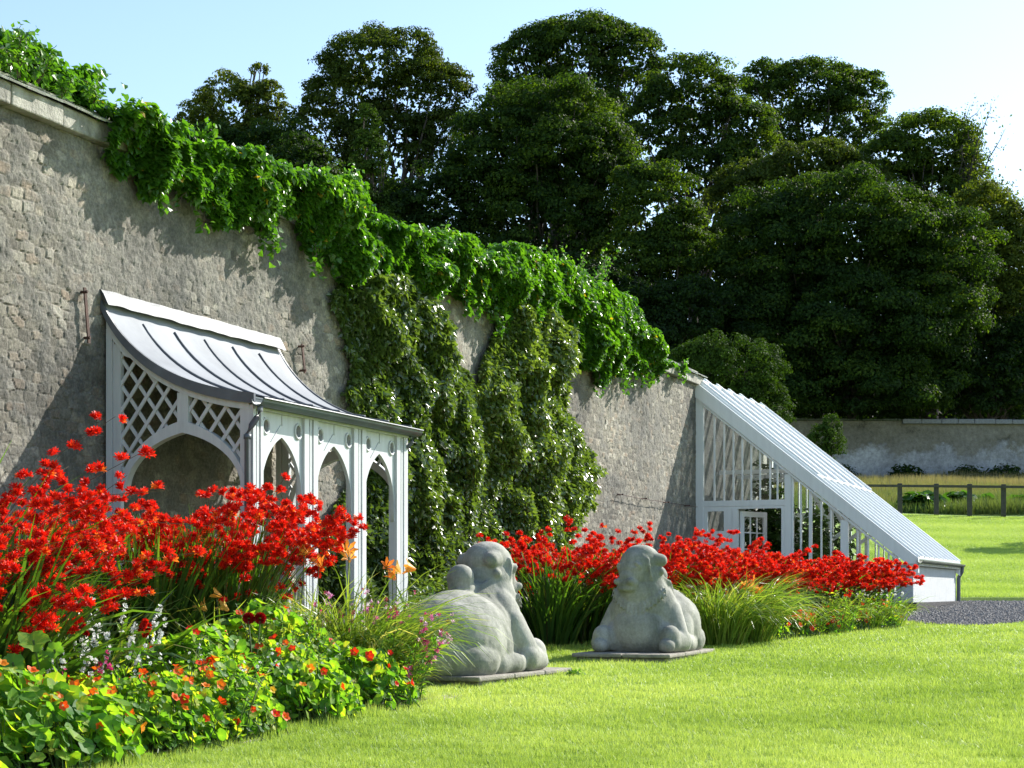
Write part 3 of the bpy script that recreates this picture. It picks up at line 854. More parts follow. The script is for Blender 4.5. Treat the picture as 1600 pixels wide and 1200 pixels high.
def beast_mesh(hy):
    """x forward, y left; hy turns the head"""
    P = []
    E = lambda c, r, rot=(0, 0, 0): P.append(('e', np.array(c, float), np.array(r, float), rot))
    K = lambda a, b_, ra, rb: P.append(('k', a, b_, ra, rb))
    E((-.34, 0, .33), (.56, .45, .39)); E((-.52, 0, .30), (.44, .46, .38)); E((-.05, 0, .36), (.42, .38, .35))
    E((-.56, 0, .12), (.44, .50, .28)); E((-.20, 0, .10), (.5, .42, .2))
    for s in (-1, 1):
        E((-.42, .24 * s, .24), (.38, .24, .34)); E((-.20, .30 * s, .22), (.24, .16, .27)); K((-.62, .20 * s, .08), (-.20, .34 * s, .08), .16, .14)
        K((-.30, .36 * s, .08), (-.02, .42 * s, .08), .12, .09)
        E((.04, .445 * s, .075), (.10, .045, .08)); E((.05, .37 * s, .07), (.10, .042, .075))
        E((.16, .20 * s, .36), (.24, .20, .40), (.12 * s, 0, 0)); K((.16, .25 * s, .42), (.26, .40 * s, .14), .17, .13)
        K((.22, .40 * s, .12), (.50, .385 * s, .10), .14, .11)
        E((.47, .38 * s, .15), (.14, .11, .14)); E((.60, .37 * s, .07), (.10, .09, .08))
        K((.42, .28 * s, .04), (.30, .30 * s, .14), .03, .045)
    E((.20, 0, .20), (.34, .36, .32)); E((.22, 0, .45), (.29, .325, .36)); E((.25, 0, .62), (.26, .285, .32)); E((.26, 0, .78), (.23, .245, .26))
    E((.34, 0, .24), (.24, .30, .28)); E((.30, .21, .16), (.20, .19, .20)); E((.30, -.21, .16), (.20, .19, .20)); E((.05, 0, .58), (.24, .22, .22))
    E((-.15, .05, .82), (.115, .125, .125)); K((-.13, .04, .62), (-.15, .05, .82), .13, .112)
    # head
    ch, sh = cos(hy), sin(hy)
    def H(x, y, z): return (.27 + x * ch - y * sh, x * sh + y * ch, z)
    def HE(c, r, ry=0): E(H(*c), r, (0, ry, hy))
    HE((.0, 0, .97), (.22, .205, .19)); HE((.02, 0, 1.05), (.17, .175, .11)); HE((.10, 0, .93), (.15, .195, .20)); HE((.15, 0, .86), (.13, .17, .18)); HE((.17, 0, .80), (.13, .14, .10))
    HE((.225, 0, .735), (.10, .135, .085), .2); HE((.19, 0, .80), (.12, .13, .10)); HE((.05, 0, .78), (.17, .19, .16))
    for s in (-1, 1):
        HE((.295, .095 * s, .755), (.045, .038, .036)); HE((.215, .150 * s, .93), (.028, .022, .022))
        P.append(('k', H(-.03, .14 * s, .99), H(-.10, .19 * s, .985), .085, .070))
        P.append(('k', H(-.03, .17 * s, .88), H(-.06, .222 * s, .865), .045, .040))
    HE((.24, 0, .675), (.09, .11, .035))
    for s in (-1, 1):
        pr_ = [H(.115, .190 * s, 1.00), H(.12, .215 * s, .92), H(.10, .215 * s, .82), H(.06, .21 * s, .74)]
        for a_, b_ in zip(pr_[:-1], pr_[1:]): P.append(('k', a_, b_, .013, .013))
        P.append(('k', H(.24, .125 * s, .955), H(.205, .165 * s, .915), .014, .014)); P.append(('k', H(.25, .10 * s, .90), H(.205, .165 * s, .895), .012, .012))
    for s in (-1, 1):
        for k in range(9):      # mane locks behind the cheek
            P.append(('k', H(.0 - .03 * k, .205 * s, .86 - .012 * k), (.20 - .03 * k, (.27 + .004 * k) * s, .56), .013, .010))
    for k in range(17):         # carved collar on the chest
        a = -1.15 + 2.3 * k / 16; zc = .40 + .16 * abs(a) ** 1.3
        P.append(('k', (.24 + .265 * cos(a), .31 * sin(a), zc + .09), (.24 + .295 * cos(a), .335 * sin(a), zc), .013, .010))
    me, co = blob_mesh('beast', P)
    # flatten the underside, roughen
    co[:, 2] = np.maximum(co[:, 2], 0.0)
    nz = (fbm(co[:, 0] * 5, co[:, 1] * 5, co[:, 2] * 5, 3) - .5) * .02
    nrm = co - np.array([0, 0, .3]); nrm = nrm / (np.linalg.norm(nrm, axis=1, keepdims=True) + 1e-6)
    co = co + nrm * nz[:, None]
    me.vertices.foreach_set('co', co.astype(np.float32).ravel()); me.polygons.foreach_set('use_smooth', np.ones(len(me.polygons), bool)); me.update()
    me.materials.clear(); me.materials.append(M['stone'])
    return me
BE = [((-.34, 14.97), radians(-3), radians(-25), 'stone beast lying with its humped back to the camera, beside the canopy', .985),
      ((1.43, 18.0), radians(180 + 2), radians(-24), 'stone beast facing the camera, in front of the red flowers', .955)]
for (bx, by), yaw, hy, lab, sc in BE:
    gz = float(ground(bx, by))
    rz = (pi / 2 - TH) + yaw
    pl = root('stone_plinth', (bx, by, gz), 'low slab plinth under the ' + ('rear-facing stone beast by the canopy' if bx < 0 else 'stone beast that faces the camera'), 'plinth', 'plinths under the stone beasts', rz)
    g = Geo()
    for a, b_ in ((-.93, -.25), (-.24, .38), (.39, 1.0)):
        g.box((a, -.52, .02), (b_, .0, .06)); g.box((a, .005, .02), (b_, .50, .058))
    g.build('flagstone', M['slab'], pl, bevel=.012)
    g = Geo(); g.box((-.88, -.49, -.06), (.95, .47, .018)); g.build('brick_base', M['slab'], pl, bevel=.01)
    me = beast_mesh(hy); me.name = 'stone_beast'
    o = bpy.data.objects.new('stone_beast', me); COL.objects.link(o)
    o.location = (bx, by, gz + .06); o.rotation_euler = (0, 0, rz); o.scale = (sc, sc, sc)
    tag(o, lab, 'statue', 'pair of carved stone beasts on the lawn')
#@@SECTION3
# ------------------------------------------------------------------ creeper and climbers on the wall
def px_of(s, d):
    x = P0[0] + d * NX + s * WX; y = P0[1] + d * NY + s * WY
    return 800 + F_PX * x / y
def py2z(py, s, d):
    y = P0[1] + d * NY + s * WY
    return EYE + (HOR - py) * y / F_PX

IV = np.array([  # px, upper edge, lower edge of the creeper
 (-140, 60, 75), (0, 108, 125), (25, 88, 135), (50, 98, 150), (80, 128, 160), (120, 142, 178), (155, 146, 198), (172, 150, 235), (200, 168, 278), (240, 178, 292), (268, 188, 285),
 (290, 222, 292), (310, 205, 318), (345, 226, 335), (390, 240, 352), (430, 262, 368), (465, 280, 372), (485, 272, 392), (510, 292, 405), (545, 272, 425), (560, 320, 430),
 (600, 340, 440), (640, 372, 452), (680, 366, 455), (720, 366, 465), (755, 392, 470), (790, 390, 505), (825, 400, 520), (860, 412, 535), (900, 430, 562), (940, 455, 595), (975, 475, 588),
 (1000, 520, 590), (1024, 540, 582), (1034, 565, 575)], float)
CR = root('wall_creeper', (P0[0], P0[1], 0), 'bright green creeper spilling along the top of the garden wall', 'creeper', None, -TH)
def leaves_on(g, tmpl, s, d, z, nd, size, tint, jitter=.55, axis=(0.35, 0, -1.0)):
    n = len(s); pos = np.stack([d, s, z], 1)
    nr = norm(nd + rng.normal(size=(n, 3)) * jitter)
    ax = np.array(axis) + rng.normal(size=(n, 3)) * .55
    R = frames(nr, ax)
    inst(g, *tmpl, pos, R, size, tint)
g = Geo()
n = 260000
s = rng.uniform(-3.2, 19.2, n)
d0 = .18
pp = px_of(s, d0)
zt, zb = py2z(np.interp(pp, IV[:, 0], IV[:, 1]), s, d0), py2z(np.interp(pp, IV[:, 0], IV[:, 2]), s, d0)
ragt = .30 * (vnoise(s * 2.6, 3.3, 0, 61) - .5) + .10 * (vnoise(s * 11, 1.3, 0, 62) - .5)
zt = zt + ragt; zb = zb + ragt * .8 + .34 * (vnoise(s * 5, 9.3, 0, 63) - .35)
u = rng.uniform(0, 1, n); z = zb + (zt - zb) * u
lump = fbm(s * 2.4, z * 2.4, 0, 64, 3)
ok = (pp < 1036) & ~((pp < 200) & (z < ZT - .9)) & (rng.uniform(0, 1, n) < np.clip(.25 + 1.5 * lump, .2, 1) * np.clip((zt - zb) / .9, .15, 1))
D = (.10 + .42 * np.clip(lump - .28, 0, 1) * 2) * (.45 + .55 * np.sin(pi * np.clip(u, .05, 1)) ** .6)
q = rng.uniform(0, 1, n) ** .55
d = np.where(z > ZT + .30, rng.uniform(-.35, 1, n) * .35 + D * .3, .04 + D * q)
lft = pp + 70 * (vnoise(s * 3, z * 3, 0, 91) - .5) + rng.normal(size=n) * 12 < 190
d = np.where(lft, rng.uniform(-.50, -.04, n), d); z = np.where(lft & (z < ZT + .5), ZT + .30 + rng.uniform(0, .45, n) * (.4 + .8 * lump), z)
# rest on the sloping coping instead of passing through it
cop = np.interp(d, [-.6, -.26, .14], [ZT + .2, ZT + .42, ZT + .24])
z = np.where((d < .15) & (z > ZT - .03) & (z < cop), cop + rng.uniform(0, .06, n), z)
nd = np.stack([.55 + 0 * s, .15 + 1.0 * (vnoise(s * 3, z * 3, 1, 65) - .5), .75 + 1.2 * (vnoise(s * 3, z * 3, 5, 66) - .5)], 1)
tint = np.clip(.12 + .50 * lump + .35 * rng.uniform(0, 1, n) + .12 * (u - .5), 0, .93)
tint = np.where(rng.uniform(0, 1, n) < .006, 1.0, tint)
k = ok
leaves_on(g, IVYL, s[k], d[k], z[k], nd[k], rng.uniform(.042, .085, k.sum()), tint[k])
g.build('leaves', M['ivy'], CR)
# loose shoots standing up
g = Geo(); gs = Geo()
def shoot(gs, g, base, tip, nl, size, tmpl, sag=.05, tint=(.3, .9)):
    base, tip = np.array(base, float), np.array(tip, float)
    t = np.linspace(0, 1, 7)[:, None]
    pts = base + (tip - base) * t + np.array([0, 0, 1]) * (sag * 4 * t * (1 - t)) + rng.normal(size=(7, 3)) * .012
    gs.tube(pts, np.linspace(.007, .002, 7), 4)
    tt = rng.uniform(.1, 1.02, nl)
    p = np.stack([np.interp(tt, t[:, 0], pts[:, i]) for i in range(3)], 1) + rng.normal(size=(nl, 3)) * .03
    inst(g, *tmpl, p, frames(rdir(nl) + [.3, 0, .8], rdir(nl) + [.2, 0, -.3]), rng.uniform(.6, 1.1, nl) * size, rng.uniform(*tint, nl))
for px, y0, y1, dx in [(30, 120, 48, 12), (22, 110, 80, -10), (60, 130, 95, 12), (100, 150, 120, 6), (150, 165, 140, 5), (310, 225, 200, 8), (480, 300, 268, 12), (545, 320, 268, 8), (500, 310, 282, -8), (640, 385, 362, 5),
                       (700, 380, 362, 6), (890, 445, 392, -6), (925, 450, 405, 20), (940, 465, 388, 16), (905, 440, 402, 14), (865, 430, 398, -8), (835, 415, 390, 5), (920, 455, 420, 30), (1010, 560, 532, 8), (1022, 560, 540, 6), (985, 500, 468, 8)]:
    s0 = s_of(px, .1); s1 = s_of(px + dx, .15)
    b0 = (.1, s0, z_of(y0, s0, .1)); b1 = (.15, s1, z_of(y1, s1, .15))
    for j in range(3):
        e = np.array(b1) + rng.normal(size=3) * (.06, .12, .04)
        shoot(gs, g, b0, e, 26, .075 if px < 800 else .06, LEAF, tint=(.4, .95))
for i in range(60):        # trailing ends hanging down from the lower edge
    s0 = rng.uniform(-1, 17.5); p_ = px_of(s0, .2)
    zb0 = float(py2z(np.interp(p_, IV[:, 0], IV[:, 2]), s0, .2)) + .1
    if p_ < 160: continue
    shoot(gs, g, (.2, s0, zb0), (.14 + rng.uniform(0, .1), s0 + rng.uniform(-.15, .15), zb0 - rng.uniform(.12, .38)), 16, .08, IVYL, 0, (.3, .8))
g.build('shoot_leaves', M['ivy'], CR); 
for i in range(40):
    s0 = rng.uniform(-2, 17); gs.tube([(.05, s0 + .5 * t, ZT - .1 + .1 * sin(t * 3 + i)) for t in np.linspace(0, 1, 6)], .012, 5) if False else None
gs.build('stems', M['redstem'], CR)

def climber(lab, poly, n, D0, size, tint0, zlow=-.05, seed=70):
    """poly: rows of (py, left px, right px) on the wall"""
    poly = np.array(poly, float)
    r_ = root('climbing_shrub', (P0[0], P0[1], 0), lab, 'climber', 'leafy climbers trained on the garden wall', -TH)
    g = Geo()
    dref = .2
    py = rng.uniform(poly[0, 0], poly[-1, 0], n)
    l, r = np.interp(py, poly[:, 0], poly[:, 1]), np.interp(py, poly[:, 0], poly[:, 2])
    w = vnoise(py / 17, 0, 0, seed) - .5; l = l + 14 * w; r = r + 16 * (vnoise(py / 15, 5, 0, seed) - .5)
    u = rng.uniform(0, 1, n); px = l + (r - l) * u
    s = s_of(px, dref); z = py2z(py, s, dref)
    lump = fbm(s * 2.2, z * 2.2, 0, seed + 1, 3)
    edge = np.clip(np.minimum(u, 1 - u) * 5, .25, 1)
    ok = (rng.uniform(0, 1, n) < np.clip(-.15 + 2.0 * lump, .10, 1)) & (z > zlow)
    D = D0 * (.3 + 1.5 * np.clip(lump - .25, 0, 1)) * edge
    d = .05 + D * rng.uniform(0, 1, n) ** .5
    nd = np.stack([.8 + 0 * s, .3 + 1.4 * (vnoise(s * 4, z * 4, 1, seed + 2) - .5), .45 + 1.4 * (vnoise(s * 4, z * 4, 5, seed + 3) - .5)], 1)
    tint = np.clip(tint0 + .5 * (lump - .3) + .4 * rng.uniform(0, 1, n), 0, 1)
    k = ok
    leaves_on(g, LEAF, s[k], d[k], z[k], nd[k], rng.uniform(.6, 1.25, k.sum()) * size, tint[k], .75, (.4, .2, -.7))
    g.build('leaves', M['rose'], r_)
    gb = Geo(); sm_ = (s_of(poly[-1, 1], .1) + s_of(poly[-1, 2], .1)) / 2
    top = z_of(poly[0, 0], sm_, .1)
    for i in range(16):
        sx = rng.uniform(-1, 1); H = rng.uniform(.6, 1) * (top - .1)
        gb.tube([(.06, sm_ + .15 * sx + (.9 * sx) * t ** .8 + .06 * sin(6 * t + i), H * t) for t in np.linspace(0, 1, 9)], np.linspace(.022, .006, 9), 5)
    gb.build('branches', M['bark'], r_)
climber('glossy dark leaved climber on the wall right behind the canopy', [(432, 545, 645), (470, 535, 690), (520, 548, 716), (560, 562, 726), (600, 560, 745), (640, 556, 756), (700, 558, 770), (760, 555, 768), (830, 520, 770), (900, 500, 765), (960, 500, 745)], 60000, .40, .085, .10)
climber('lighter leaved climber on the wall, left of the bare brick and greenhouse', [(478, 790, 850), (520, 788, 900), (560, 772, 905), (600, 756, 895), (640, 740, 895), (700, 762, 930), (740, 762, 948), (800, 758, 925), (860, 752, 900), (930, 740, 880)], 52000, .46, .085, .28, seed=90)

# ------------------------------------------------------------------ trees
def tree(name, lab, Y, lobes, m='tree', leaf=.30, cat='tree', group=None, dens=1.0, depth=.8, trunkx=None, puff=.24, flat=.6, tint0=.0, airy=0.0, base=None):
    cs = [at(cx, cy, Y + (dy[0] if dy else 0)) for cx, cy, rx, ry, *dy in lobes]
    bx = cs[0][0] if trunkx is None else (trunkx - 800) * Y / F_PX
    bz = float(ground(bx, Y)) if base is None else base
    leaf = leaf * .68
    r_ = root(name, (bx, Y, bz), lab, cat, group)
    g = Geo(); gb = Geo(); tips = []
    top = max(c[2] for c in cs)
    for (cx, cy, rx, ry, *dy), c in zip(lobes, cs):
        a, h = rx * Y / F_PX, ry * Y / F_PX
        dp = a * depth
        pr0 = puff * (a + h) / 2
        npf = int(max(10, 2.2 * (a * h + a * dp + h * dp) / (pr0 ** 2)) * dens)
        dv = rdir(npf * 3); dv = dv[(dv[:, 2] > -.75) & (dv[:, 1] < .55)][:npf]
        wob = .70 + .56 * fbm(dv[:, 0] * 2.6 + cx, dv[:, 2] * 2.6, dv[:, 1] * 2.6, 17, 3) 
        pc = c + dv * np.array([a, dp, h]) * (wob * rng.uniform(.82, 1.0, len(dv)))[:, None]
        pr = pr0 * rng.uniform(.40, 1.25, len(dv)) ** 1.2
        for p, q, v in zip(pc, pr, dv):
            nl = int(2.2 * 3.1 * q * q / (leaf * leaf * .34) * (1 - airy * .5))
            w = rdir(nl); w = w[w[:, 2] > -.35 + .2 * rng.uniform()]
            rr = (.62 + .48 * fbm(w[:, 0] * 3 + p[0], w[:, 1] * 3, w[:, 2] * 3, 9, 2)) * rng.uniform(.82, 1.12, len(w))
            rr = rr * np.where(rng.uniform(size=len(w)) < .10, rng.uniform(1.1, 1.4, len(w)), 1)
            sq = np.array([q, q, q * flat])
            pos = p + w * sq * rr[:, None] + rng.normal(size=w.shape) * .06 * q
            nr = norm(w * [1, 1, 1.6] + rng.normal(size=w.shape) * .38)
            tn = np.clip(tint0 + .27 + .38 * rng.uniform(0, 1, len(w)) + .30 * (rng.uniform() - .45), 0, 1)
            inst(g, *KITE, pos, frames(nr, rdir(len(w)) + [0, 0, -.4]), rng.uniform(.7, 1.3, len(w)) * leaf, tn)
            if rng.uniform() < .22: tips.append((p, c))
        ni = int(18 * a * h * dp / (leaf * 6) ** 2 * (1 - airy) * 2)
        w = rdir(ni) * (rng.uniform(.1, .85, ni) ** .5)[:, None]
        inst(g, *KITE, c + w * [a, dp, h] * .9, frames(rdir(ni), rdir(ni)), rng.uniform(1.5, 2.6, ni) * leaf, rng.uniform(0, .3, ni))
    # trunk and limbs
    H = top - bz
    fork = bz + H * .38
    tr = max(.12, H * .020)
    tx = np.mean([c[0] for c in cs])
    gb.tube([(bx, Y, bz - .3), (bx + .02 * H, Y, bz + H * .18), (bx * .7 + tx * .3, Y, fork)], [tr * 1.35, tr, tr * .85], 9)
    rng.shuffle(tips)
    for p, c in tips[:26]:
        st = np.array([bx * .7 + tx * .3, Y, fork - rng.uniform(0, .08) * H])
        t = np.linspace(0, 1, 7)[:, None]
        mid = np.array([(st[0] * .55 + p[0] * .45), (st[1] + p[1]) / 2, st[2] * .35 + p[2] * .65])
        pts = st * (1 - t) ** 2 + 2 * t * (1 - t) * mid + p * t ** 2 + rng.normal(size=(7, 3)) * .012 * H * np.sin(t * pi)
        gb.tube(pts, np.linspace(tr * .42, tr * .06, 7), 5)
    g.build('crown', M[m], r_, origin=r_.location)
    gb.build('trunk', M['bark'], r_, origin=r_.location, smooth=True)
    return r_
GT = 'woodland trees behind the garden'
tree('woodland_tree', 'small light green tree above the wall, leftmost on the skyline', 118, [(362, 178, 62, 55), (312, 190, 36, 34), (415, 165, 32, 40), (385, 240, 70, 50), (405, 108, 14, 9)], 'treelight', .30, group=GT, airy=.3)
tree('woodland_tree', 'tall umbrella shaped tree with open pale limbs, left of centre', 114, [(600, 105, 95, 58), (540, 150, 70, 45), (668, 145, 68, 50), (500, 215, 60, 55), (690, 230, 60, 60), (600, 230, 80, 70), (560, 330, 80, 70)], 'treelight', .30, group=GT, airy=.35, trunkx=610, tint0=-.2)
tree('woodland_tree', 'tallest round topped tree, highest point of the skyline', 122, [(905, 85, 82, 66), (830, 105, 62, 58), (985, 100, 55, 60), (900, 200, 110, 70), (800, 180, 50, 50)], 'tree', .32, group=GT, trunkx=900, tint0=.06)
tree('woodland_tree', 'broad dark domed tree standing in front of the tallest one', 100, [(860, 225, 118, 105), (780, 260, 85, 100), (940, 290, 60, 95), (850, 370, 120, 90), (740, 340, 60, 90)], 'tree', .28, group=GT, trunkx=850)
tree('woodland_tree', 'spreading tree between the tallest tree and the flat topped right one', 116, [(1080, 155, 78, 62), (1150, 210, 66, 58), (1030, 200, 60, 60), (1110, 270, 90, 60)], 'tree', .30, group=GT, trunkx=1080, tint0=.10, airy=.15)
tree('woodland_tree', 'flat topped tree with see-through limbs, on the skyline right of centre', 128, [(1262, 145, 84, 50), (1340, 150, 50, 40), (1200, 130, 45, 35), (1290, 205, 90, 50)], 'tree', .32, group=GT, trunkx=1275, tint0=.05, airy=.4)
tree('woodland_tree', 'small bushy tree with light rimmed layers at the centre of the wood', 97, [(1028, 330, 62, 78), (985, 300, 32, 45), (1060, 400, 60, 80), (1000, 430, 80, 80)], 'tree', .27, group=GT, trunkx=1030, tint0=.10)
tree('woodland_tree', 'pale topped tree in front of the see-through flat topped one', 108, [(1180, 300, 75, 45), (1270, 262, 80, 42), (1330, 290, 60, 50), (1200, 380, 100, 80)], 'treelight', .28, group=GT, trunkx=1230, tint0=-.15)
tree('woodland_tree', 'tall tree with thin wispy twigs above its right shoulder', 110, [(1450, 235, 78, 62), (1395, 265, 60, 60), (1510, 290, 45, 70), (1460, 340, 90, 80)], 'tree', .28, group=GT, trunkx=1450, tint0=.18, airy=.2)
tree('woodland_tree', 'huge dark rounded tree filling the right of the wood', 96, [(1330, 360, 140, 100), (1220, 420, 100, 120), (1440, 420, 110, 110), (1330, 520, 190, 110), (1170, 520, 90, 90), (1320, 610, 170, 55)], 'tree', .27, group=GT, trunkx=1330, tint0=-.05)
tree('woodland_tree', 'yellow green tree at the right edge of the wood', 100, [(1545, 370, 55, 85), (1585, 400, 50, 80), (1530, 470, 60, 80), (1600, 500, 60, 70)], 'treelight', .27, group=GT, trunkx=1560, airy=.15)
tree('woodland_tree', 'dark low tree under the light leftmost one, behind the wall top', 108, [(330, 255, 62, 62), (430, 265, 62, 72), (380, 310, 90, 60)], 'tree', .28, group=GT, trunkx=400, tint0=-.12)
tree('woodland_tree', 'dark tree below the open limbed umbrella tree', 100, [(490, 330, 75, 75), (600, 370, 90, 80), (680, 350, 60, 90), (470, 260, 45, 55)], 'tree', .28, group=GT, trunkx=590, tint0=-.15, airy=.1)
tree('spruce_tree', 'narrow blue green spruce before the umbrella shaped tree', 98, [(575, 195, 14, 35), (580, 245, 28, 35), (572, 300, 36, 40), (578, 355, 42, 40)], 'yew', .26, group=None, puff=.34, tint0=.35)
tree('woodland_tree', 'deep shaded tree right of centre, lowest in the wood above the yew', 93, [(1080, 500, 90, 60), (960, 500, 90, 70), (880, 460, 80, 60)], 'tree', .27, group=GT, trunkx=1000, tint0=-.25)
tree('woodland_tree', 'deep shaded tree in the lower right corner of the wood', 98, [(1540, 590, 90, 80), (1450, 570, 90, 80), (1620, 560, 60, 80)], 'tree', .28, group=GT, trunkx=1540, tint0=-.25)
for i, (cx, cy, rx, ry, w_) in enumerate([(1270, 618, 70, 50, 'left end of the far wall, beside the yew'), (1370, 622, 70, 48, 'middle of the far wall'), (1455, 616, 65, 48, 'mossy start of the pale coping'), (1550, 625, 75, 40, 'pale coping at the right edge')]):
    tree('undergrowth_shrub', 'dark shapeless undergrowth shrub above the ' + w_, 101, [(cx, cy, rx, ry)], 'tree', .26, 'shrub', 'undergrowth behind the far wall', tint0=-.2, puff=.3)
for i, (cx, cy, w_) in enumerate([(700, 480, 'behind the bright creeper at the centre'), (560, 420, 'behind the creeper left of centre'), (830, 500, 'behind the upright creeper shoots'), (1000, 590, 'left of the round yew')]):
    tree('undergrowth_shrub', 'dark shapeless undergrowth shrub ' + w_, 90, [(cx, cy, 95, 80)], 'tree', .27, 'shrub', 'undergrowth behind the garden wall', tint0=-.2, puff=.3)
dw = Geo()
for px, py in [(p, 455 + 60 * sin(p * .02)) for p in range(230, 1720, 60)] + [(p, 560) for p in range(230, 1720, 70)] + [(p, 630) for p in range(1180, 1720, 60)]:
    c_ = at(px, py, 142 if py < 600 else 126); q = 4.4; nl = 900
    w = rdir(nl); sq = np.array([q, q * .6, q * .9]) * rng.uniform(.8, 1.1)
    inst(dw, *KITE, c_ + w * sq * rng.uniform(.5, 1.05, (nl, 1)), frames(norm(w + rng.normal(size=w.shape) * .4), rdir(nl)), rng.uniform(.7, 1.4, nl) * .6, rng.uniform(0, .35, nl))
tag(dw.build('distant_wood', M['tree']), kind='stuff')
# bare twigs above the right hand tree
TW = root('bare_tree', (at(1525, 300, 108)[0], 108, float(ground(0, 108))), 'almost leafless twiggy tree poking out at the right of the skyline', 'tree', None)
g = Geo(); gl = Geo()
b0 = at(1500, 420, 108)
g.tube([(b0[0], 108, float(ground(0, 108))), b0 - [0, 0, 3], b0], [.35, .25, .16], 6)
for i in range(20):
    tip = at(rng.uniform(1490, 1565), rng.uniform(160, 300), 108 + rng.uniform(-2, 2)) if i % 4 else at(rng.uniform(1560, 1600), rng.uniform(285, 335), 108)
    t = np.linspace(0, 1, 9)[:, None]; mid = np.array([b0[0] + (tip[0] - b0[0]) * .35, 108, b0[2] + (tip[2] - b0[2]) * .75])
    pts = b0 * (1 - t) ** 2 + 2 * t * (1 - t) * mid + tip * t ** 2 + rng.normal(size=(9, 3)) * .12
    g.tube(pts, np.linspace(.10, .02, 9), 4)
    for j in range(9):
        k = rng.integers(3, 9); q = pts[k]; e = q + rdir(1)[0] * rng.uniform(.4, 1.3) + [0, 0, .3]
        g.tube([q, (q + e) / 2 + rng.normal(size=3) * .08, e], [.03, .022, .012], 3)
        nl = 12; p = e + rng.normal(size=(nl, 3)) * .28
        inst(gl, *KITE, p, frames(rdir(nl), rdir(nl)), rng.uniform(.1, .24, nl), rng.uniform(.2, .7, nl))
g.build('branches', M['bark'], TW, origin=TW.location); gl.build('leaves', M['treelight'], TW, origin=TW.location)

tree('yew_tree', 'dense clipped dark yew just behind the greenhouse ridge', 47, [(1140, 585, 82, 62), (1085, 578, 58, 38), (1195, 625, 32, 50), (1150, 650, 80, 60)], 'yew', .12, puff=.22, tint0=.25, trunkx=1140, flat=.9)
tree('conifer_shrub', 'small lone conifer in front of the far wall, above the greenhouse roof', 76, [(1292, 690, 27, 30), (1300, 662, 12, 16), (1285, 720, 22, 25)], 'yew', .15, cat='shrub', puff=.35, tint0=.45)
tree('lawn_tree', 'round tree at the right of the sloping lawn, throwing its shadow onto it', 54.5, [(1795, 665, 74, 66)], 'tree', .14, puff=.28)

# ------------------------------------------------------------------ far wall, fence, meadow
fw = root('far_garden_wall', (10, 95, 6.7), 'long limewashed and stained stone wall across the field', 'wall')
g = Geo(); XS = np.linspace(0, 55, 221); ZS = np.linspace(-1, 3.55, 24)
X, Z = np.meshgrid(XS, ZS)
topz = 3.6 - .004 * X + .10 * (fbm(X * .5, 1, 0, 31) - .5)
Zq = -1 + (Z + 1) / 4.55 * (topz + 1)
g.add(np.stack([X, -.12 * fbm(X * 1.2, Zq * 1.6, 0, 33, 4), Zq], -1).reshape(-1, 3), _gridf(len(XS), len(ZS)))
g.box((0, 0, -1), (55, .5, 3.35)); g.build('masonry', M['farwall'], fw)
g = Geo(); x = 11.6
while x < 50:
    L = rng.uniform(.8, 1.4); g.box((x, -.32, 3.40 - .004 * x), (x + L - .02, .55, 3.66 - .004 * x + rng.uniform(-.02, .02))); x += L
g.build('coping', M['leadlight'], fw, bevel=.03)
g = Geo(); x = 0
while x < 11.5:
    L = rng.uniform(.8, 1.4); g.box((x, -.22, 3.56 - .004 * x), (x + min(L, 11.58 - x) - .02, .5, 3.68 - .004 * x + rng.uniform(-.03, .03))); x += L
g.build('mossy_coping', M['mossy'], fw, bevel=.03)
def bushling(name, lab, x, y, h, rad, m, leaf, n, tmpl=LEAF, cat='plant', group=None, tint=(.1, .9), z0=None, flat=.8):
    z0 = float(ground(x, y)) if z0 is None else z0
    r_ = root(name, (x, y, z0), lab, cat, group)
    g = Geo(); w = rdir(n); w[:, 2] = np.abs(w[:, 2])
    rr = rng.uniform(.35, 1, n) ** .5 * (.7 + .6 * fbm(w[:, 0] * 3 + x, w[:, 1] * 3, w[:, 2] * 3, 77, 2))
    pos = np.array([x, y, z0]) + w * rr[:, None] * [rad, rad * flat, h]
    inst(g, *tmpl, pos, frames(norm(w + [0, 0, .7] + rng.normal(size=(n, 3)) * .5), rdir(n)), rng.uniform(.6, 1.3, n) * leaf, rng.uniform(*tint, n))
    g.build('leaves', M[m], r_, origin=r_.location)
    gs = Geo()
    for i in range(0, min(n, 60), 3): gs.tube([(x + rng.normal() * rad * .12, y + rng.normal() * rad * .12, z0), pos[i]], [.012 * h, .004], 4)
    gs.build('stems', M['stem'], r_, origin=r_.location)
    return r_
for px, w_ in ((1310, 'left end, behind the greenhouse roof'), (1415, 'third of the wall nearest the greenhouse'), (1510, 'middle, between two fence posts'), (1570, 'right edge')):
    x = (px - 800) * 94 / F_PX
    bushling('nettle_clump', 'dark weeds at the far wall foot, ' + w_, x, 94, .95, 1.2, 'tree', .2, 900, group='weeds along the far wall', tint=(.1, .6))
fn = root('field_fence', (12, 63, float(ground(0, 63))), 'dark timber post and single rail fence at the top of the lawn', 'fence')
FP = [1348, 1406, 1463, 1515, 1568, 1622]
def fpt(px): 
    y = 63.0 - (px - 1406) * .004; return (px - 800) * y / F_PX, y
for px in FP:
    x, y = fpt(px); z = float(ground(x, y))
    Geo().box((x - .075, y - .08, z - .3), (x + .075, y + .08, z + 1.13)).build('post', M['timber'], fn, origin=fn.location, bevel=.01)
for a, b_ in zip(FP[:-1], FP[1:]):
    p, q = fpt(a), fpt(b_)
    Geo().bar((p[0] - .1, p[1] - .13, float(ground(*p)) + 1.03), (q[0] - .1, q[1] - .13, float(ground(*q)) + 1.03), .06, .09).build('rail', M['timber'], fn, origin=fn.location)
g = Geo(); n = 60000
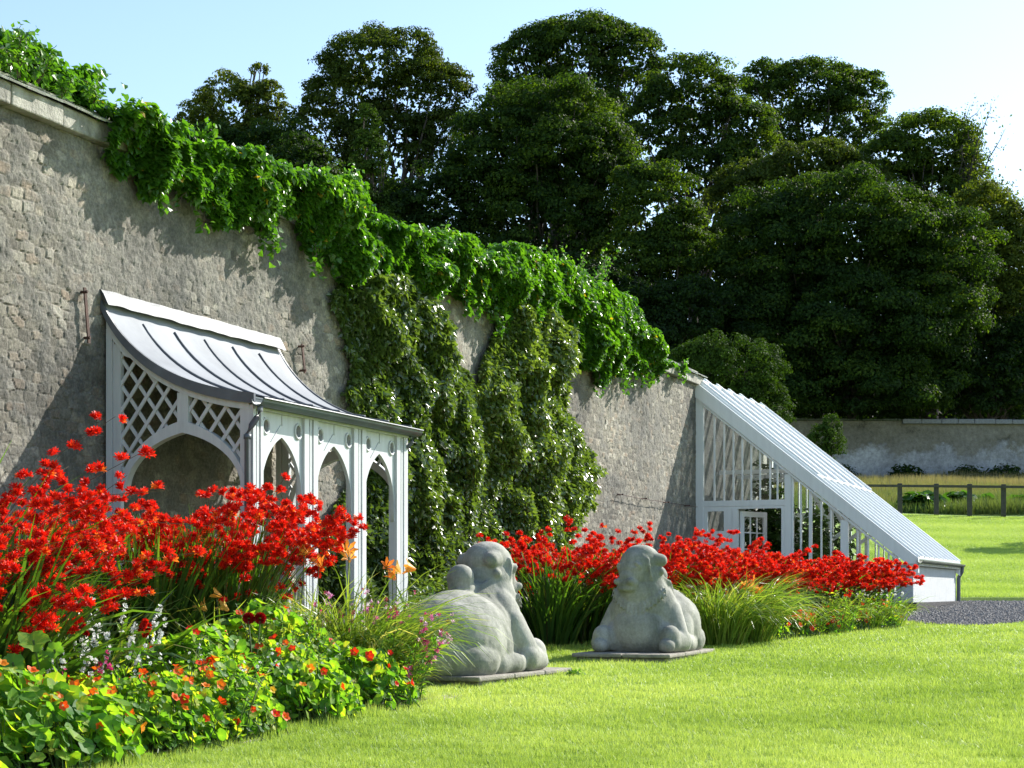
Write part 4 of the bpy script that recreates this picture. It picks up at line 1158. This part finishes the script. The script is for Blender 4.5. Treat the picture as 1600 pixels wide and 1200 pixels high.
y = 63.5 + 31 * rng.uniform(0, 1, n) ** 1.2; x = y * rng.uniform(.15, .34, n)
h = rng.uniform(.25, .6, n) * (.6 + .8 * vnoise(x / 3, y / 3, 0, 55))
z = ground(x, y); a = rng.uniform(0, 2 * pi, n); w = .022
dx, dy = np.cos(a) * w, np.sin(a) * w; lx, ly = rng.normal(size=n) * .12, rng.normal(size=n) * .12
V = np.stack([np.stack([x - dx, y - dy, z - .05], 1), np.stack([x + dx, y + dy, z - .05], 1), np.stack([x + lx, y + ly, z + h], 1)], 1).reshape(-1, 3)
g.add(V, np.arange(3 * n).reshape(-1, 3), np.repeat(np.clip(.5 * vnoise(x / 2.5, y / 4, 0, 56) + (y - 63) / 34 + rng.uniform(-.1, .2, n), 0, 1), 3))
tag(g.build('meadow_grass', M['hay']), kind='stuff')
for i, (px, y, w_) in enumerate([(1432, 64.5, 'between the first two visible fence posts'), (1450, 65.2, 'against the second visible fence post'), (1500, 66, 'just left of the third visible fence post'), (1535, 66.5, 'right of the third visible fence post'), (1592, 66, 'right of the last visible fence post')]):
    x = (px - 800) * y / F_PX
    bushling('broadleaf_clump', 'low broad bright leaves in the meadow, ' + w_, x, y, .70 if i < 3 else .45, .75, 'crocleaf', .34, 260, DISK, group='broad leaved clumps beyond the fence', tint=(.1, .7))
#@@SECTION4
# ------------------------------------------------------------------ border plants
def blades(g, base, az, lean, L, W, droop, tint, nseg=6, twist=None, prof=(.55, .9, 1, .9, .7, .42, .04)):
    n = len(base)
    tw = rng.normal(size=n) * .5 if twist is None else twist
    pts = [base]; dirs = []
    for k in range(nseg):
        th = lean + droop * ((k + .5) / nseg) ** 1.6
        dv = np.stack([np.sin(th) * np.cos(az), np.sin(th) * np.sin(az), np.cos(th)], 1); dirs.append(dv)
        pts.append(pts[-1] + dv * (L / nseg)[:, None])
    dirs.append(dirs[-1])
    perp = np.stack([-np.sin(az), np.cos(az), 0 * az], 1)
    rows = []
    for k in range(nseg + 1):
        nn = np.cross(dirs[k], perp); side = perp * np.cos(tw)[:, None] + nn * np.sin(tw)[:, None]
        w = (W * prof[k])[:, None] / 2
        rows += [pts[k] - side * w, pts[k] + side * w]
    V = np.stack(rows, 1).reshape(-1, 3); m = 2 * (nseg + 1)
    f = np.array([(2 * k, 2 * k + 1, 2 * k + 3, 2 * k + 2) for k in range(nseg)])
    g.add(V, (f[None] + (np.arange(n) * m)[:, None, None]).reshape(-1, 4), np.repeat(tint, m))
    return pts

def stems_(gs, base, az, lean, L, droop, rad, nseg=6):
    """thin three-sided stems, vectorised; returns list of point rows"""
    n = len(base); pts = [base]; dirs = []
    for k in range(nseg):
        th = lean + droop * ((k + .5) / nseg) ** 1.6
        dv = np.stack([np.sin(th) * np.cos(az), np.sin(th) * np.sin(az), np.cos(th)], 1); dirs.append(dv)
        pts.append(pts[-1] + dv * (L / nseg)[:, None])
    dirs.append(dirs[-1])
    perp = np.stack([-np.sin(az), np.cos(az), 0 * az], 1); rows = []
    for k in range(nseg + 1):
        nn = np.cross(dirs[k], perp); r = rad * (1 - .6 * k / nseg)
        for a in (0, 2.094, 4.189): rows.append(pts[k] + (perp * cos(a) + nn * sin(a)) * r)
    V = np.stack(rows, 1).reshape(-1, 3); m = 3 * (nseg + 1)
    f = np.array([(3 * k + i, 3 * k + (i + 1) % 3, 3 * k + 3 + (i + 1) % 3, 3 * k + 3 + i) for k in range(nseg) for i in range(3)])
    gs.add(V, (f[None] + (np.arange(n) * m)[:, None, None]).reshape(-1, 4))
    return np.stack(pts, 1)

def along(P, t):
    k = P.shape[1] - 1; x = np.clip(t * k, 0, k - 1e-6); i = x.astype(int); fr = (x - i)[:, None]
    r = np.arange(len(P)); return P[r, i] * (1 - fr) + P[r, i + 1] * fr

def clumpbase(cx, cy, rad, n):
    a = rng.uniform(0, 2 * pi, n); r = rad * rng.uniform(0, 1, n) ** .5
    x, y = cx + r * np.cos(a), cy + r * np.sin(a)
    return np.stack([x, y, ground(x, y)], 1), a + rng.normal(size=n) * .5, r / rad

def crocosmia(d, s, rad, H, nl, nst, lab, fs=.025, grp='red crocosmia clumps in the border', tufts=10, spread=1.0, lo=.62, bend=(.7, 1.5), leafbend=(.1, 1.5)):
    cx, cy = wf(d, s); z0 = float(ground(cx, cy))
    r_ = root('crocosmia_clump', (cx, cy, z0), lab, 'flower', grp)
    O = r_.location
    g = Geo(); b, az, rr = clumpbase(cx, cy, rad, nl)
    blades(g, b, az, .04 + .32 * rr * spread + .05 * np.abs(rng.normal(size=nl)), H * rng.uniform(.50, 1.02, nl), rng.uniform(.020, .040, nl), rng.uniform(*leafbend, nl) * spread, np.clip(rng.uniform(0, .95, nl), 0, 1))
    g.build('leaves', M['crocleaf'], r_, origin=O)
    gs = Geo(); b, az, rr = clumpbase(cx, cy, rad, nst)
    Ls = H * rng.uniform(.86, 1.22, nst)
    P = stems_(gs, b, az, .05 + .34 * rr * spread, Ls, rng.uniform(*bend, nst) * spread ** .5, .0045)
    gf = Geo()
    for j in range(tufts):
        t = lo + (1 - lo) * (j + rng.uniform(0, 1, nst)) / tufts
        t = np.where(rng.uniform(0, 1, nst) < .85, t, rng.uniform(.5, 1, nst))
        c = along(P, t) + rng.normal(size=(nst, 3)) * [.042, .042, .022]
        nf = 9
        cc = np.repeat(c, nf, 0); dv = rdir(nst * nf); dv[:, 2] = np.abs(dv[:, 2]) * 1.1 + .1
        dv = norm(dv)
        pos = cc + dv * rng.uniform(.006, .034, nst * nf)[:, None] * (fs / .025)
        k = rng.uniform(0, 1, nst * nf) < .9
        inst(gf, *STAR, pos[k], frames(dv[k], rdir(k.sum())), rng.uniform(.7, 1.15, k.sum()) * fs, np.clip(rng.beta(2, 2.0, k.sum()) + .25 * (dv[k][:, 2] < .25), 0, 1))
    gf.build('flowers', M['red'], r_, origin=O); gs.build('stems', M['redstem'], r_, origin=O)
    return r_
GL_ = 'red crocosmia clumps in the left border'
crocosmia(1.95, -4.0, .26, 1.42, 440, 26, 'crocosmia clump left of the canopy, its flowers before the shadowed wall', grp=GL_, spread=.45, lo=.72)
crocosmia(2.35, -4.75, .32, 1.42, 440, 32, 'nearest crocosmia clump, red flowers cut by the left edge of the picture', grp=GL_)
crocosmia(1.45, -3.0, .24, 1.58, 260, 16, 'crocosmia clump nearest the wall at the far left, in the canopy shadow', grp=GL_)
crocosmia(1.75, -4.5, .30, 1.95, 300, 40, 'tall crocosmia clump at the left edge of the picture, reaching highest up the wall', grp=GL_)
crocosmia(2.10, -1.68, .27, 1.46, 950, 74, 'full crocosmia clump in front of the canopy arch with a dark leafy base', grp=GL_, spread=.62, lo=.80, bend=(.7, 1.3), leafbend=(.05, .9))
crocosmia(1.9, -2.3, .22, 1.44, 620, 18, 'crocosmia clump wedged left of the full one before the canopy arch', grp=GL_, lo=.87, spread=.7, bend=(.5, 1.0), leafbend=(.05, .8))
RB = [(1.9, 5.9, .30, 1.30, 'leafy crocosmia clump with few flowers, just right of the rear-facing beast'), (2.05, 6.6, .32, 1.38, 'crocosmia clump directly behind the head of the camera-facing beast'),
      (2.6, 7.1, .34, 1.32, 'crocosmia clump over the right shoulder of the camera-facing beast'), (2.8, 7.9, .36, 1.30, 'crocosmia clump left of the small window of the greenhouse'),
      (3.0, 8.8, .36, 1.25, 'crocosmia clump below the small greenhouse window'), (3.25, 9.7, .36, 1.18, 'crocosmia clump below the greenhouse door'),
      (3.6, 10.5, .36, 1.12, 'crocosmia clump below the first main post of the greenhouse'), (3.8, 11.4, .36, 1.10, 'crocosmia clump under the long narrow panes of the greenhouse'),
      (4.0, 12.2, .34, 1.05, 'crocosmia clump under the second main post of the greenhouse'), (4.15, 12.9, .32, 1.0, 'last crocosmia clump, leaning over the dwarf wall corner')]
for i, (d, s, r, H, lab) in enumerate(RB):
    crocosmia(d, s, r, H, 300 if i < 4 else 210, (18, 42, 54, 54, 54, 54, 54, 54, 50, 40)[i], lab, .026, 'red crocosmia clumps in the right border', 11, 1.0, .66)

def mound(d, s, rd, rs, h, lab, nl, leaf, nf, ftint, name='nasturtium_mound', lt=(0, 1), grp='nasturtium mounds along the border edge', fm='orange', fsize=.05):
    cx, cy = wf(d, s); z0 = float(ground(cx, cy))
    r_ = root(name, (cx, cy, z0), lab, 'nasturtium', grp, 0); O = r_.location
    def shell(n, out):
        a = rng.uniform(0, 2 * pi, n); r = rng.uniform(0, 1, n) ** .5
        u, v = r * np.cos(a), r * np.sin(a)
        wob = .72 + .55 * fbm(u * 2.2 + s, v * 2.2, 0, 101, 3)
        hh = h * np.sqrt(np.clip(1.03 - r * r, 0, 1)) * wob
        dd_, ss_ = d + rd * u, s + rs * v
        # keep the mound behind the edging
        dd_ = np.minimum(dd_, np.interp(ss_, BS, BD) + .05 + .06 * rng.uniform(size=n))
        x, y = wf(dd_, ss_)
        z = ground(x, y) + np.maximum(.03, hh * (1 - (1 - out) * rng.uniform(0, 1, n) ** 1.4))
        nrm = norm(np.stack([u * NX * 1.3 / rd * .5 + v * WX * .6 + .0, u * NY * 1.3 / rd * .5 + v * WY * .6, .75 + 0 * u], 1))
        return np.stack([x, y, z], 1), nrm
    g = Geo(); p, nr = shell(nl, .35)
    sunv = np.array([sd.x, sd.y, sd.z])
    nr = norm(nr * .7 + sunv * .35 + rng.normal(size=p.shape) * .62)
    inst(g, *DISK, p, frames(nr, rdir(nl)), (.35 + .85 * rng.uniform(0, 1, nl) ** 1.5) * leaf, np.clip(.10 + rng.beta(1.9, 1.5, nl) * (lt[1] - lt[0]) * .93 + lt[0] + (rng.uniform(size=nl) < .015), 0, 1), DVEIN)
    g.build('leaves', M['nast'], r_, origin=O)
    gs = Geo(); k = rng.choice(nl, min(nl, 260), replace=False)
    b = p[k] * [1, 1, 0] + np.stack([rng.normal(size=len(k)) * .05, rng.normal(size=len(k)) * .05, ground(p[k, 0], p[k, 1])], 1)
    for i in range(len(k)): gs.tube([b[i], (b[i] + p[k[i]]) / 2 + rng.normal(size=3) * .03, p[k[i]] - nr[k[i]] * .01], [.004, .003, .002], 3, caps=False)
    gs.build('stems', M['stem'], r_, origin=O)
    if nf:
        gf = Geo(); p, nr = shell(nf, .85); p[:, 2] += .015
        camd = norm(np.array([0, 0, .8]) - p)
        nr = norm(nr * .5 + camd * .55 + rng.normal(size=p.shape) * .45)
        Rf = frames(nr, rdir(nf)); sz = rng.uniform(.75, 1.3, nf) * fsize * .56; tf = np.clip(rng.normal(ftint, .22, nf), 0, 1)
        p = p + nr * .03
        if name == 'nasturtium_mound':
            for i in range(nf):
                gf = Geo(); inst(gf, *OPEN5, p[i:i + 1], Rf[i:i + 1], sz[i:i + 1], tf[i:i + 1]); gf.build('flower', M[fm], r_, origin=O)
        else:
            inst(gf, *OPEN5, p, Rf, sz, tf); gf.build('flowers', M[fm], r_, origin=O)
    return r_
MD = [(3.1, -6.5, .75, .7, .62, 'nearest nasturtium mound with big lime leaves, at the lower left corner', 900, .130, 14, .4),
      (3.35, -5.55, .65, .65, .50, 'nasturtium mound with large leaves and a few yellow leaves, second from the corner', 1300, .100, 34, .55),
      (2.75, -5.2, .6, .7, .60, 'tall leafy nasturtium mound under the white snapdragons', 900, .10, 8, .3),
      (3.4, -4.7, .6, .6, .44, 'small leaved nasturtium mound thick with orange and yellow flowers', 2200, .064, 80, .5),
      (3.4, -3.95, .55, .55, .42, 'pale nasturtium mound with tangerine flowers, middle of the near border', 2100, .064, 56, .5),
      (3.0, -3.45, .7, .65, .56, 'high dark leaved nasturtium mound with scarlet flowers', 1500, .086, 26, .2),
      (3.4, -2.9, .5, .6, .46, 'nasturtium mound below the two crimson dahlias', 1500, .078, 36, .3),
      (3.0, -2.4, .6, .6, .68, 'high nasturtium mound right of the crimson dahlias', 1400, .086, 18, .3),
      (3.4, -1.95, .48, .5, .42, 'low nasturtium mound with bright red flowers near the end of the edging', 1100, .082, 16, .1)]
for m_ in MD: mound(*m_)
MR = [(3.9, 8.2, .35, .5, .35, 'low orange flowered mound at the foot of the daylily tuft', 500, .05, 16, .3),
      (4.0, 9.2, .4, .55, .33, 'low mound with orange flowers on the lawn edge below the greenhouse door', 650, .05, 60, .35),
      (4.15, 10.2, .4, .55, .34, 'low mound with orange flowers below the first main greenhouse post', 650, .05, 70, .4),
      (4.35, 11.2, .4, .55, .34, 'low mound with scattered orange flowers under the narrow panes', 600, .05, 34, .3),
      (4.55, 12.2, .4, .55, .34, 'mixed low mound with pinkish flowers near the gravel path', 560, .05, 16, .2)]
for m_ in MR: mound(*m_[:11], name='low_flower_mound', grp='low flowering mounds along the right border', fsize=.06)

def tuft(name, lab, cat, px, Y, rad, H, nl, W=.012, m='tuft', droop=(1.0, 2.4), grp=None, tint=(0, 1), spread=1.0, L=(.7, 1.25)):
    x = (px - 800) * Y / F_PX
    r_ = root(name, (x, Y, float(ground(x, Y))), lab, cat, grp)
    g = Geo(); b, az, rr = clumpbase(x, Y, rad, nl)
    blades(g, b, az, .05 + .35 * rr * spread, H * rng.uniform(*L, nl), rng.uniform(.6, 1.3, nl) * W, rng.uniform(*droop, nl) * spread, rng.uniform(*tint, nl))
    g.build('leaves', M[m], r_, origin=r_.location)
    return r_
GT2 = 'grassy tufts in the border'
tuft('grassy_tuft', 'arching grassy tuft before the second canopy post', 'grass tuft', 478, 12.9, .28, 1.0, 620, .014, grp=GT2)
tuft('grassy_tuft', 'arching grassy tuft before the third canopy post', 'grass tuft', 550, 13.0, .30, 1.08, 720, .014, grp=GT2)
tuft('grassy_tuft', 'arching grassy tuft before the last canopy post', 'grass tuft', 572, 13.0, .22, .80, 460, .013, grp=GT2)
tuft('grassy_tuft', 'pale straw coloured tuft nearest to the rear-facing beast', 'grass tuft', 606, 12.7, .14, .45, 200, .010, grp=GT2, tint=(.4, 1))
tuft('grassy_tuft', 'fine grassy tuft left of the canopy downpipe with golden leaves', 'grass tuft', 345, 12.2, .14, .85, 160, .018, grp=GT2, tint=(.7, 1), spread=.8)
tuft('strap_leaf_clump', 'strap leaved clump behind the white snapdragons', 'plant', 165, 10.9, .28, .95, 150, .035, 'crocleaf', (.8, 2.2))
tuft('strap_leaf_clump', 'strap leaved clump at the left edge of the picture under red flowers', 'plant', 40, 10.2, .28, .95, 150, .035, 'crocleaf', (.8, 2.2))
tuft('strap_leaf_clump', 'small strap leaved clump between canopy and rear-facing beast', 'plant', 665, 15.9, .25, .85, 90, .028, 'crocleaf', (.6, 1.8))
tuft('daylily_tuft', 'fountain of yellow green leaves beside the camera-facing beast', 'daylily', 1118, 20.2, .35, 1.0, 900, .016, grp='daylily leaf tufts right of the beasts')
tuft('daylily_tuft', 'fountain of yellow green leaves with apricot lilies above', 'daylily', 1165, 20.7, .32, .95, 800, .016, grp='daylily leaf tufts right of the beasts')
for px, w_ in ((1240, 'below the greenhouse door'), (1290, 'under the narrow panes'), (1335, 'under the second main greenhouse post'), (1375, 'next to the dwarf wall corner')):
    tuft('wild_tuft', 'thin weedy grass tuft ' + w_, 'grass tuft', px, 22.4 + (px - 1240) * .019, .35, .60, 380, .010, grp='weedy tufts in the right border', tint=(.1, .8))

def spikes(name, lab, cat, px, Y, rad, H, ns, fm, per, fsize, tintf, lo=.6, grp=None, droop=.25, tmpl=OPEN5, lean=.25, leaf=True):
    x = (px - 800) * Y / F_PX
    r_ = root(name, (x, Y, float(ground(x, Y))), lab, cat, grp); O = r_.location
    gs, gl, gf = Geo(), Geo(), Geo()
    b, az, rr = clumpbase(x, Y, rad, ns)
    P = stems_(gs, b, az, .03 + lean * rr, H * rng.uniform(.75, 1.1, ns), np.full(ns, droop) * rng.uniform(.5, 1.5, ns), .004)
    t = rng.uniform(lo, 1, (ns, per)).ravel(); Pr = np.repeat(P, per, 0)
    p = along(Pr, t); dv = rdir(len(p)); dv[:, 2] += .2; dv = norm(dv)
    inst(gf, *tmpl, p + dv * .012, frames(dv, rdir(len(p))), rng.uniform(.7, 1.1, len(p)) * fsize, rng.uniform(*tintf, len(p)))
    if leaf:
        n = ns * 14; t = rng.uniform(.03, lo + .05, n); p = along(np.repeat(P, 14, 0), t); dv = rdir(n); dv[:, 2] = np.abs(dv[:, 2]) * .6
        inst(gl, *LEAF, p, frames(norm(rdir(n) + [0, 0, 1]), dv), rng.uniform(.6, 1.2, n)[:, None] * np.array([[.03, .08, .05]]), rng.uniform(.2, 1, n))
        gl.build('leaves', M['nast'], r_, origin=O)
    gs.build('stems', M['stem'], r_, origin=O); gf.build('flowers', M[fm], r_, origin=O)
    return r_
spikes('snapdragon_plant', 'white snapdragon spikes left of the dark clump, above the nasturtiums', 'snapdragon', 178, 10.4, .17, .80, 16, 'whitef', 14, .016, (0, 1), .72, 'white snapdragons in the near border')
spikes('snapdragon_plant', 'white snapdragon spikes lower and nearest to the big lime leaves', 'snapdragon', 135, 9.9, .18, .62, 13, 'whitef', 11, .015, (0, 1), .6, 'white snapdragons in the near border')
spikes('red_verbena', 'deep red flower heads rising between the white snapdragons', 'red flower', 168, 10.0, .16, .80, 6, 'red', 26, .018, (.0, .5), .90)
spikes('red_verbena', 'small magenta spikes low beside the white snapdragons', 'pink flower', 118, 9.7, .14, .55, 8, 'pink', 10, .016, (0, .5), .7)
GP = 'pink penstemons near the rear-facing beast'
spikes('penstemon_plant', 'loose pink penstemon stems before the third canopy post', 'penstemon', 560, 12.8, .30, .88, 16, 'pink', 4, .020, (.2, 1), .72, GP, .5, TRUMP)
spikes('penstemon_plant', 'magenta and mauve penstemon stems before the last canopy post', 'penstemon', 610, 12.7, .22, .86, 15, 'pink', 5, .022, (0, 1), .7, GP, .6, TRUMP, .4)
spikes('penstemon_plant', 'penstemon stems leaning right across the rump of the beast', 'penstemon', 650, 12.9, .08, .66, 5, 'pink', 7, .028, (.1, .8), .65, GP, 1.1, TRUMP, .5)
spikes('wild_flower', 'pale weedy flower stems by the dwarf wall corner', 'wild flower', 1350, 24.2, .45, .62, 40, 'whitef', 2, .018, (0, 1), .8, None)
spikes('wild_flower', 'dark red flower stems below the greenhouse door', 'wild flower', 1262, 22.4, .40, .72, 20, 'red', 5, .024, (0, .6), .85, None)
spikes('wild_flower', 'thin yellow green stems in front of the first main greenhouse post', 'wild flower', 1295, 23.0, .35, .62, 60, 'tuft', 5, .02, (.4, 1), .6, None)

spikes('wild_flower', 'wispy pale seed stems among the orange flowered nasturtiums', 'wild flower', 300, 9.9, .30, .62, 22, 'whitef', 2, .012, (0, 1), .8, None, .8)
spikes('wild_flower', 'wispy green stems right of the two crimson dahlias', 'wild flower', 440, 11.4, .25, .75, 30, 'tuft', 6, .016, (.3, 1), .5, None, .6)
def lily(px, py, Y, lab, n, fm='lily', grp='apricot daylilies in the border'):
    p0 = at(px, py, Y); z0 = float(ground(p0[0], Y))
    r_ = root('daylily', (p0[0] - .08, Y, z0), lab, 'daylily', grp); O = r_.location
    gs, gf = Geo(), Geo()
    for i in range(n):
        e = p0 + rng.normal(size=3) * [.045, .04, .035]
        t = np.linspace(0, 1, 7)[:, None]; b = np.array([p0[0] - .08, Y, z0])
        gs.tube(b + (e - b) * t + [0.03, 0, .0] * np.sin(t * pi), np.linspace(.005, .003, 7), 4)
        dv = norm(np.array([[rng.uniform(-.9, .9), rng.uniform(-.9, .1), rng.uniform(.1, .8)]]))
        gf = Geo(); inst(gf, *TRUMP, np.array([e]), frames(dv, rdir(1)), np.array([rng.uniform(.055, .072)]), np.array([rng.uniform(.1, 1)])); gf.build('flower', M[fm], r_, origin=O)
    gs.build('stem', M['stem'], r_, origin=O)
lily(462, 866, 12.9, 'orange daylily flowers before the second canopy post', 2)
lily(483, 868, 12.9, 'orange daylily flowers touching the right side of the second post', 2)
lily(615, 892, 13.0, 'orange daylily flowers before the last canopy post', 4)
lily(548, 868, 12.9, 'brownish fading daylily head between the third and second posts', 2)
lily(1168, 915, 20.9, 'apricot daylily flowers left of the pair over the yellow green tuft', 7)
lily(1186, 928, 20.9, 'apricot daylily flowers at the right of the yellow green tuft', 8)
lily(345, 935, 12.1, 'yellowing daylily head over the golden leaves', 3)
BL = root('broad_leaf_plant', (*at(60, 1050, 9.1)[:2], float(ground(0, 9.1))), 'few very large yellow lime leaves standing over the nearest nasturtiums', 'plant')
for px, py, sz, tn in ((52, 1000, .20, .93), (20, 1035, .15, .6), (98, 1095, .19, .96), (60, 1140, .16, .8), (85, 1015, .12, .7), (38, 1075, .17, .5)):
    c_ = at(px, py, 8.95 + rng.uniform(-.1, .1)); g = Geo()
    lobed = BIGD[0].copy(); aa = np.arange(24) * 2 * pi / 24; lobed[1:, :2] *= (1 + .10 * np.cos(aa * 5) + .05 * np.cos(aa * 3))[:, None]; lobed[1:, 2] += .05 * np.sin(aa * 4 + px)
    inst(g, lobed, BIGD[1], np.array([c_]), frames(np.array([[.25, -.8, .6]]) + rng.normal(size=(1, 3)) * .2, rdir(1)), np.array([sz * .8]), np.array([tn]), BIGV)
    g.build('leaf', M['nast'], BL, origin=BL.location, smooth=True)
    Geo().tube([c_, c_ + [.02, .08, -.2], [c_[0], c_[1] + .12, float(ground(0, 9.1))]], .006, 5).build('leaf_stalk', M['stem'], BL, origin=BL.location)
# two crimson pompon dahlias
p0 = at(397, 966, 11.3); z0 = float(ground(p0[0], 11.3))
r_ = root('dahlia', (p0[0], 11.3, z0), 'pair of dark crimson pompon dahlia heads on one plant', 'dahlia')
for dx in (-.036, .040):
    g = Geo(); n = 130; k = np.arange(n) + .5; ph = np.arccos(1 - 1.7 * k / n); th = pi * (1 + 5 ** .5) * k
    dv = np.stack([np.cos(th) * np.sin(ph), np.sin(th) * np.sin(ph), np.cos(ph)], 1)
    dv = dv @ np.array([[1, 0, 0], [0, .6, -.8], [0, .8, .6]])
    c = p0 + [dx, 0, 0]
    inst(g, *KITE, c + dv * .022, frames(norm(rdir(n) * .2 + np.cross(dv, [0, 0, 1.0])), dv), np.full(n, .022), rng.uniform(0, 1, n))
    inst(g, *KITE, c + dv * .012, frames(norm(np.cross(dv, [1.0, 0, 0])), dv), np.full(n, .030), rng.uniform(0, .6, n))
    g.build('flower_head', M['crimson'], r_, origin=r_.location)
    Geo().tube([(p0[0], 11.3, z0), (p0[0] + dx * .4, 11.3, z0 + .4), c - [0, 0, .02]], .005, 5).build('stem', M['stem'], r_, origin=r_.location)

# low greenery at the foot of the wall and round the plinths
for (d, s, h, rad, n, lab) in [(.8, .9, .55, .5, 700, 'low leafy shrub inside the canopy floor edge'), (1.2, 3.6, .75, .55, 1400, 'leafy shrub right of the last canopy post'), (.9, 5.0, .8, .6, 1500, 'leafy shrub behind the rear-facing beast'),
                               (1.9, 3.0, .45, .4, 700, 'small leafy shrub between last canopy post and beast'), (1.1, -2.6, .8, .6, 1300, 'leafy shrub against the wall left of the canopy'),
                               (1.0, 10.0, .7, .6, 1100, 'leafy shrub at the wall foot under the bare brick'), (1.0, 12.5, .8, .6, 1100, 'leafy shrub at the wall foot left of the greenhouse')]:
    x, y = wf(d, s); bushling('border_shrub', lab, x, y, h, rad, 'rose', .075, n, cat='shrub', group='low shrubs at the wall foot')
for i, (px, Y, h, rad, lab) in enumerate([(1012, 17.75, .13, .14, 'left of two small weeds growing at the plinth of the camera-facing beast'), (1035, 17.7, .10, .12, 'right of two small weeds growing at the plinth of the camera-facing beast'),
                                (762, 14.35, .09, .14, 'small weeds at the front edge of the rear-facing beast plinth'), (898, 15.1, .07, .09, 'tiny weed at the right corner of the rear-facing beast plinth'), (742, 14.4, .13, .05, 'thin upright weed at the rear-facing beast plinth')]):
    bushling('weed', lab, (px - 800) * Y / F_PX, Y, h, rad, 'nast', .035, 130, cat='weed', group='weeds at the plinths')

# plants inside the greenhouse
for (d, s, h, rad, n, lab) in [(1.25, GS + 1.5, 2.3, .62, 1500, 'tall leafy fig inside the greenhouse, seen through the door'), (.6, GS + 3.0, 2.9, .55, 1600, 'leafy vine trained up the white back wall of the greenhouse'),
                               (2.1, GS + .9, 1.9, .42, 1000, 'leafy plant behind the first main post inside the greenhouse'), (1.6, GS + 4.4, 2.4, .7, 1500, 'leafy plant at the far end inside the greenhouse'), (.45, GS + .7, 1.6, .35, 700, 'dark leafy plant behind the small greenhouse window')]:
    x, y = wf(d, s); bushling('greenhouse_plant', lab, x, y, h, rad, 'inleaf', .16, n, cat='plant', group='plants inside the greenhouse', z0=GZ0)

# ------------------------------------------------------------------ mown grass blades
def in_bed(x, y, m=0.0):
    rx, ry = x - P0[0], y - P0[1]
    d = rx * NX + ry * NY; s = rx * WX + ry * WY
    e = np.interp(s, BS, BD)
    return (d < e + m) & (s < 18.7) | ((d < GD + .1) & (s > 18.6))
def in_path(x, y):
    P = np.array(PATH); ins = np.zeros(len(x), bool); j = len(P) - 1
    for i in range(len(P)):
        c_ = ((P[i, 1] > y) != (P[j, 1] > y)) & (x < (P[j, 0] - P[i, 0]) * (y - P[i, 1]) / (P[j, 1] - P[i, 1] + 1e-12) + P[i, 0])
        ins ^= c_; j = i
    return ins
n = 620000
iy = rng.uniform(1 / 29.0, 1 / 8.0, n); y = 1 / iy
x = y * rng.uniform(-.27, .335, n)
ok = ~in_bed(x, y, -.02) & ~in_path(x, y)
for (bx, by), yaw, hy, lab, sc in BE:
    a = (pi / 2 - TH) + yaw; u = (x - bx) * cos(a) + (y - by) * sin(a); v = -(x - bx) * sin(a) + (y - by) * cos(a)
    ok &= ~((np.abs(u - .03) < .95) & (np.abs(v) < .50))
x, y = x[ok], y[ok]; n = len(x)
patch = .6 * fbm(x * .9, y * .9, 0, 301, 3) + .5 * fbm(x * .28, y * .13, 0, 303, 3); fine = vnoise(x * 7, y * 7, 0, 302)
h = rng.uniform(.014, .044, n) * (.5 + 1.0 * fine) * (1 + .8 * (in_bed(x, y, .12)))
w = .0028 * (y / 9) ** .9
a = rng.uniform(0, 2 * pi, n); dx, dy = np.cos(a) * w, np.sin(a) * w
lx, ly = rng.normal(size=n) * .016, rng.normal(size=n) * .016
z = ground(x, y)
V = np.stack([np.stack([x - dx, y - dy, z], 1), np.stack([x + dx, y + dy, z], 1), np.stack([x + lx, y + ly, z + h], 1)], 1).reshape(-1, 3)
g = Geo(); g.add(V, np.arange(3 * n).reshape(-1, 3), np.repeat(np.clip((patch - .55) * 1.6 + .5 + rng.uniform(-.28, .34, n), 0, 1), 3))
tag(g.build('lawn_grass', M['grass']), kind='stuff')

# far lawn blades and loose pebbles on the path
n = 170000
y = 37.3 + 25.3 * rng.uniform(0, 1, n); x = y * rng.uniform(.20, .33, n)
w = .008; h = rng.uniform(.03, .075, n); a = rng.uniform(0, 2 * pi, n); dx, dy = np.cos(a) * w, np.sin(a) * w
z = ground(x, y) + .22 * (fbm(x / 9, y / 9, 0, 5) - .5) * np.clip((y - 37) / 10, 0, 1) * (1 + np.clip((y - 60) / 30, 0, 4)) - .01
mow = .5 + .5 * np.sin(y * 2.1 + .25 * x + 2 * vnoise(x * .2, y * .2, 0, 401))
V = np.stack([np.stack([x - dx, y - dy, z], 1), np.stack([x + dx, y + dy, z], 1), np.stack([x + rng.normal(size=n) * .02, y + rng.normal(size=n) * .02, z + h], 1)], 1).reshape(-1, 3)
g = Geo(); g.add(V, np.arange(3 * n).reshape(-1, 3), np.repeat(np.clip(.30 * mow + .6 * fbm(x * .4, y * .3, 0, 402, 3) + rng.uniform(-.2, .2, n), 0, 1), 3))
tag(g.build('far_lawn_grass', M['grass']), kind='stuff')
n = 16000
y = rng.uniform(25, 37, n); x = rng.uniform(6, 13.5, n); ok = in_path(x, y); x, y = x[ok], y[ok]; n = len(x)
PB = (np.array([(-1, -1, 0), (1, -1, 0), (1, 1, 0), (-1, 1, 0), (0, 0, .9)], float) * .5, [np.array([(0, 1, 4), (1, 2, 4), (2, 3, 4), (3, 0, 4)])])
g = Geo(); up = np.tile([0., 0., 1.], (n, 1)) + rng.normal(size=(n, 3)) * .15
inst(g, *PB, np.stack([x, y, ground(x, y) + .010], 1), frames(up, rdir(n)), rng.uniform(.015, .045, n), rng.uniform(0, 1, n))
tag(g.build('loose_gravel', M['pebble']), kind='stuff')
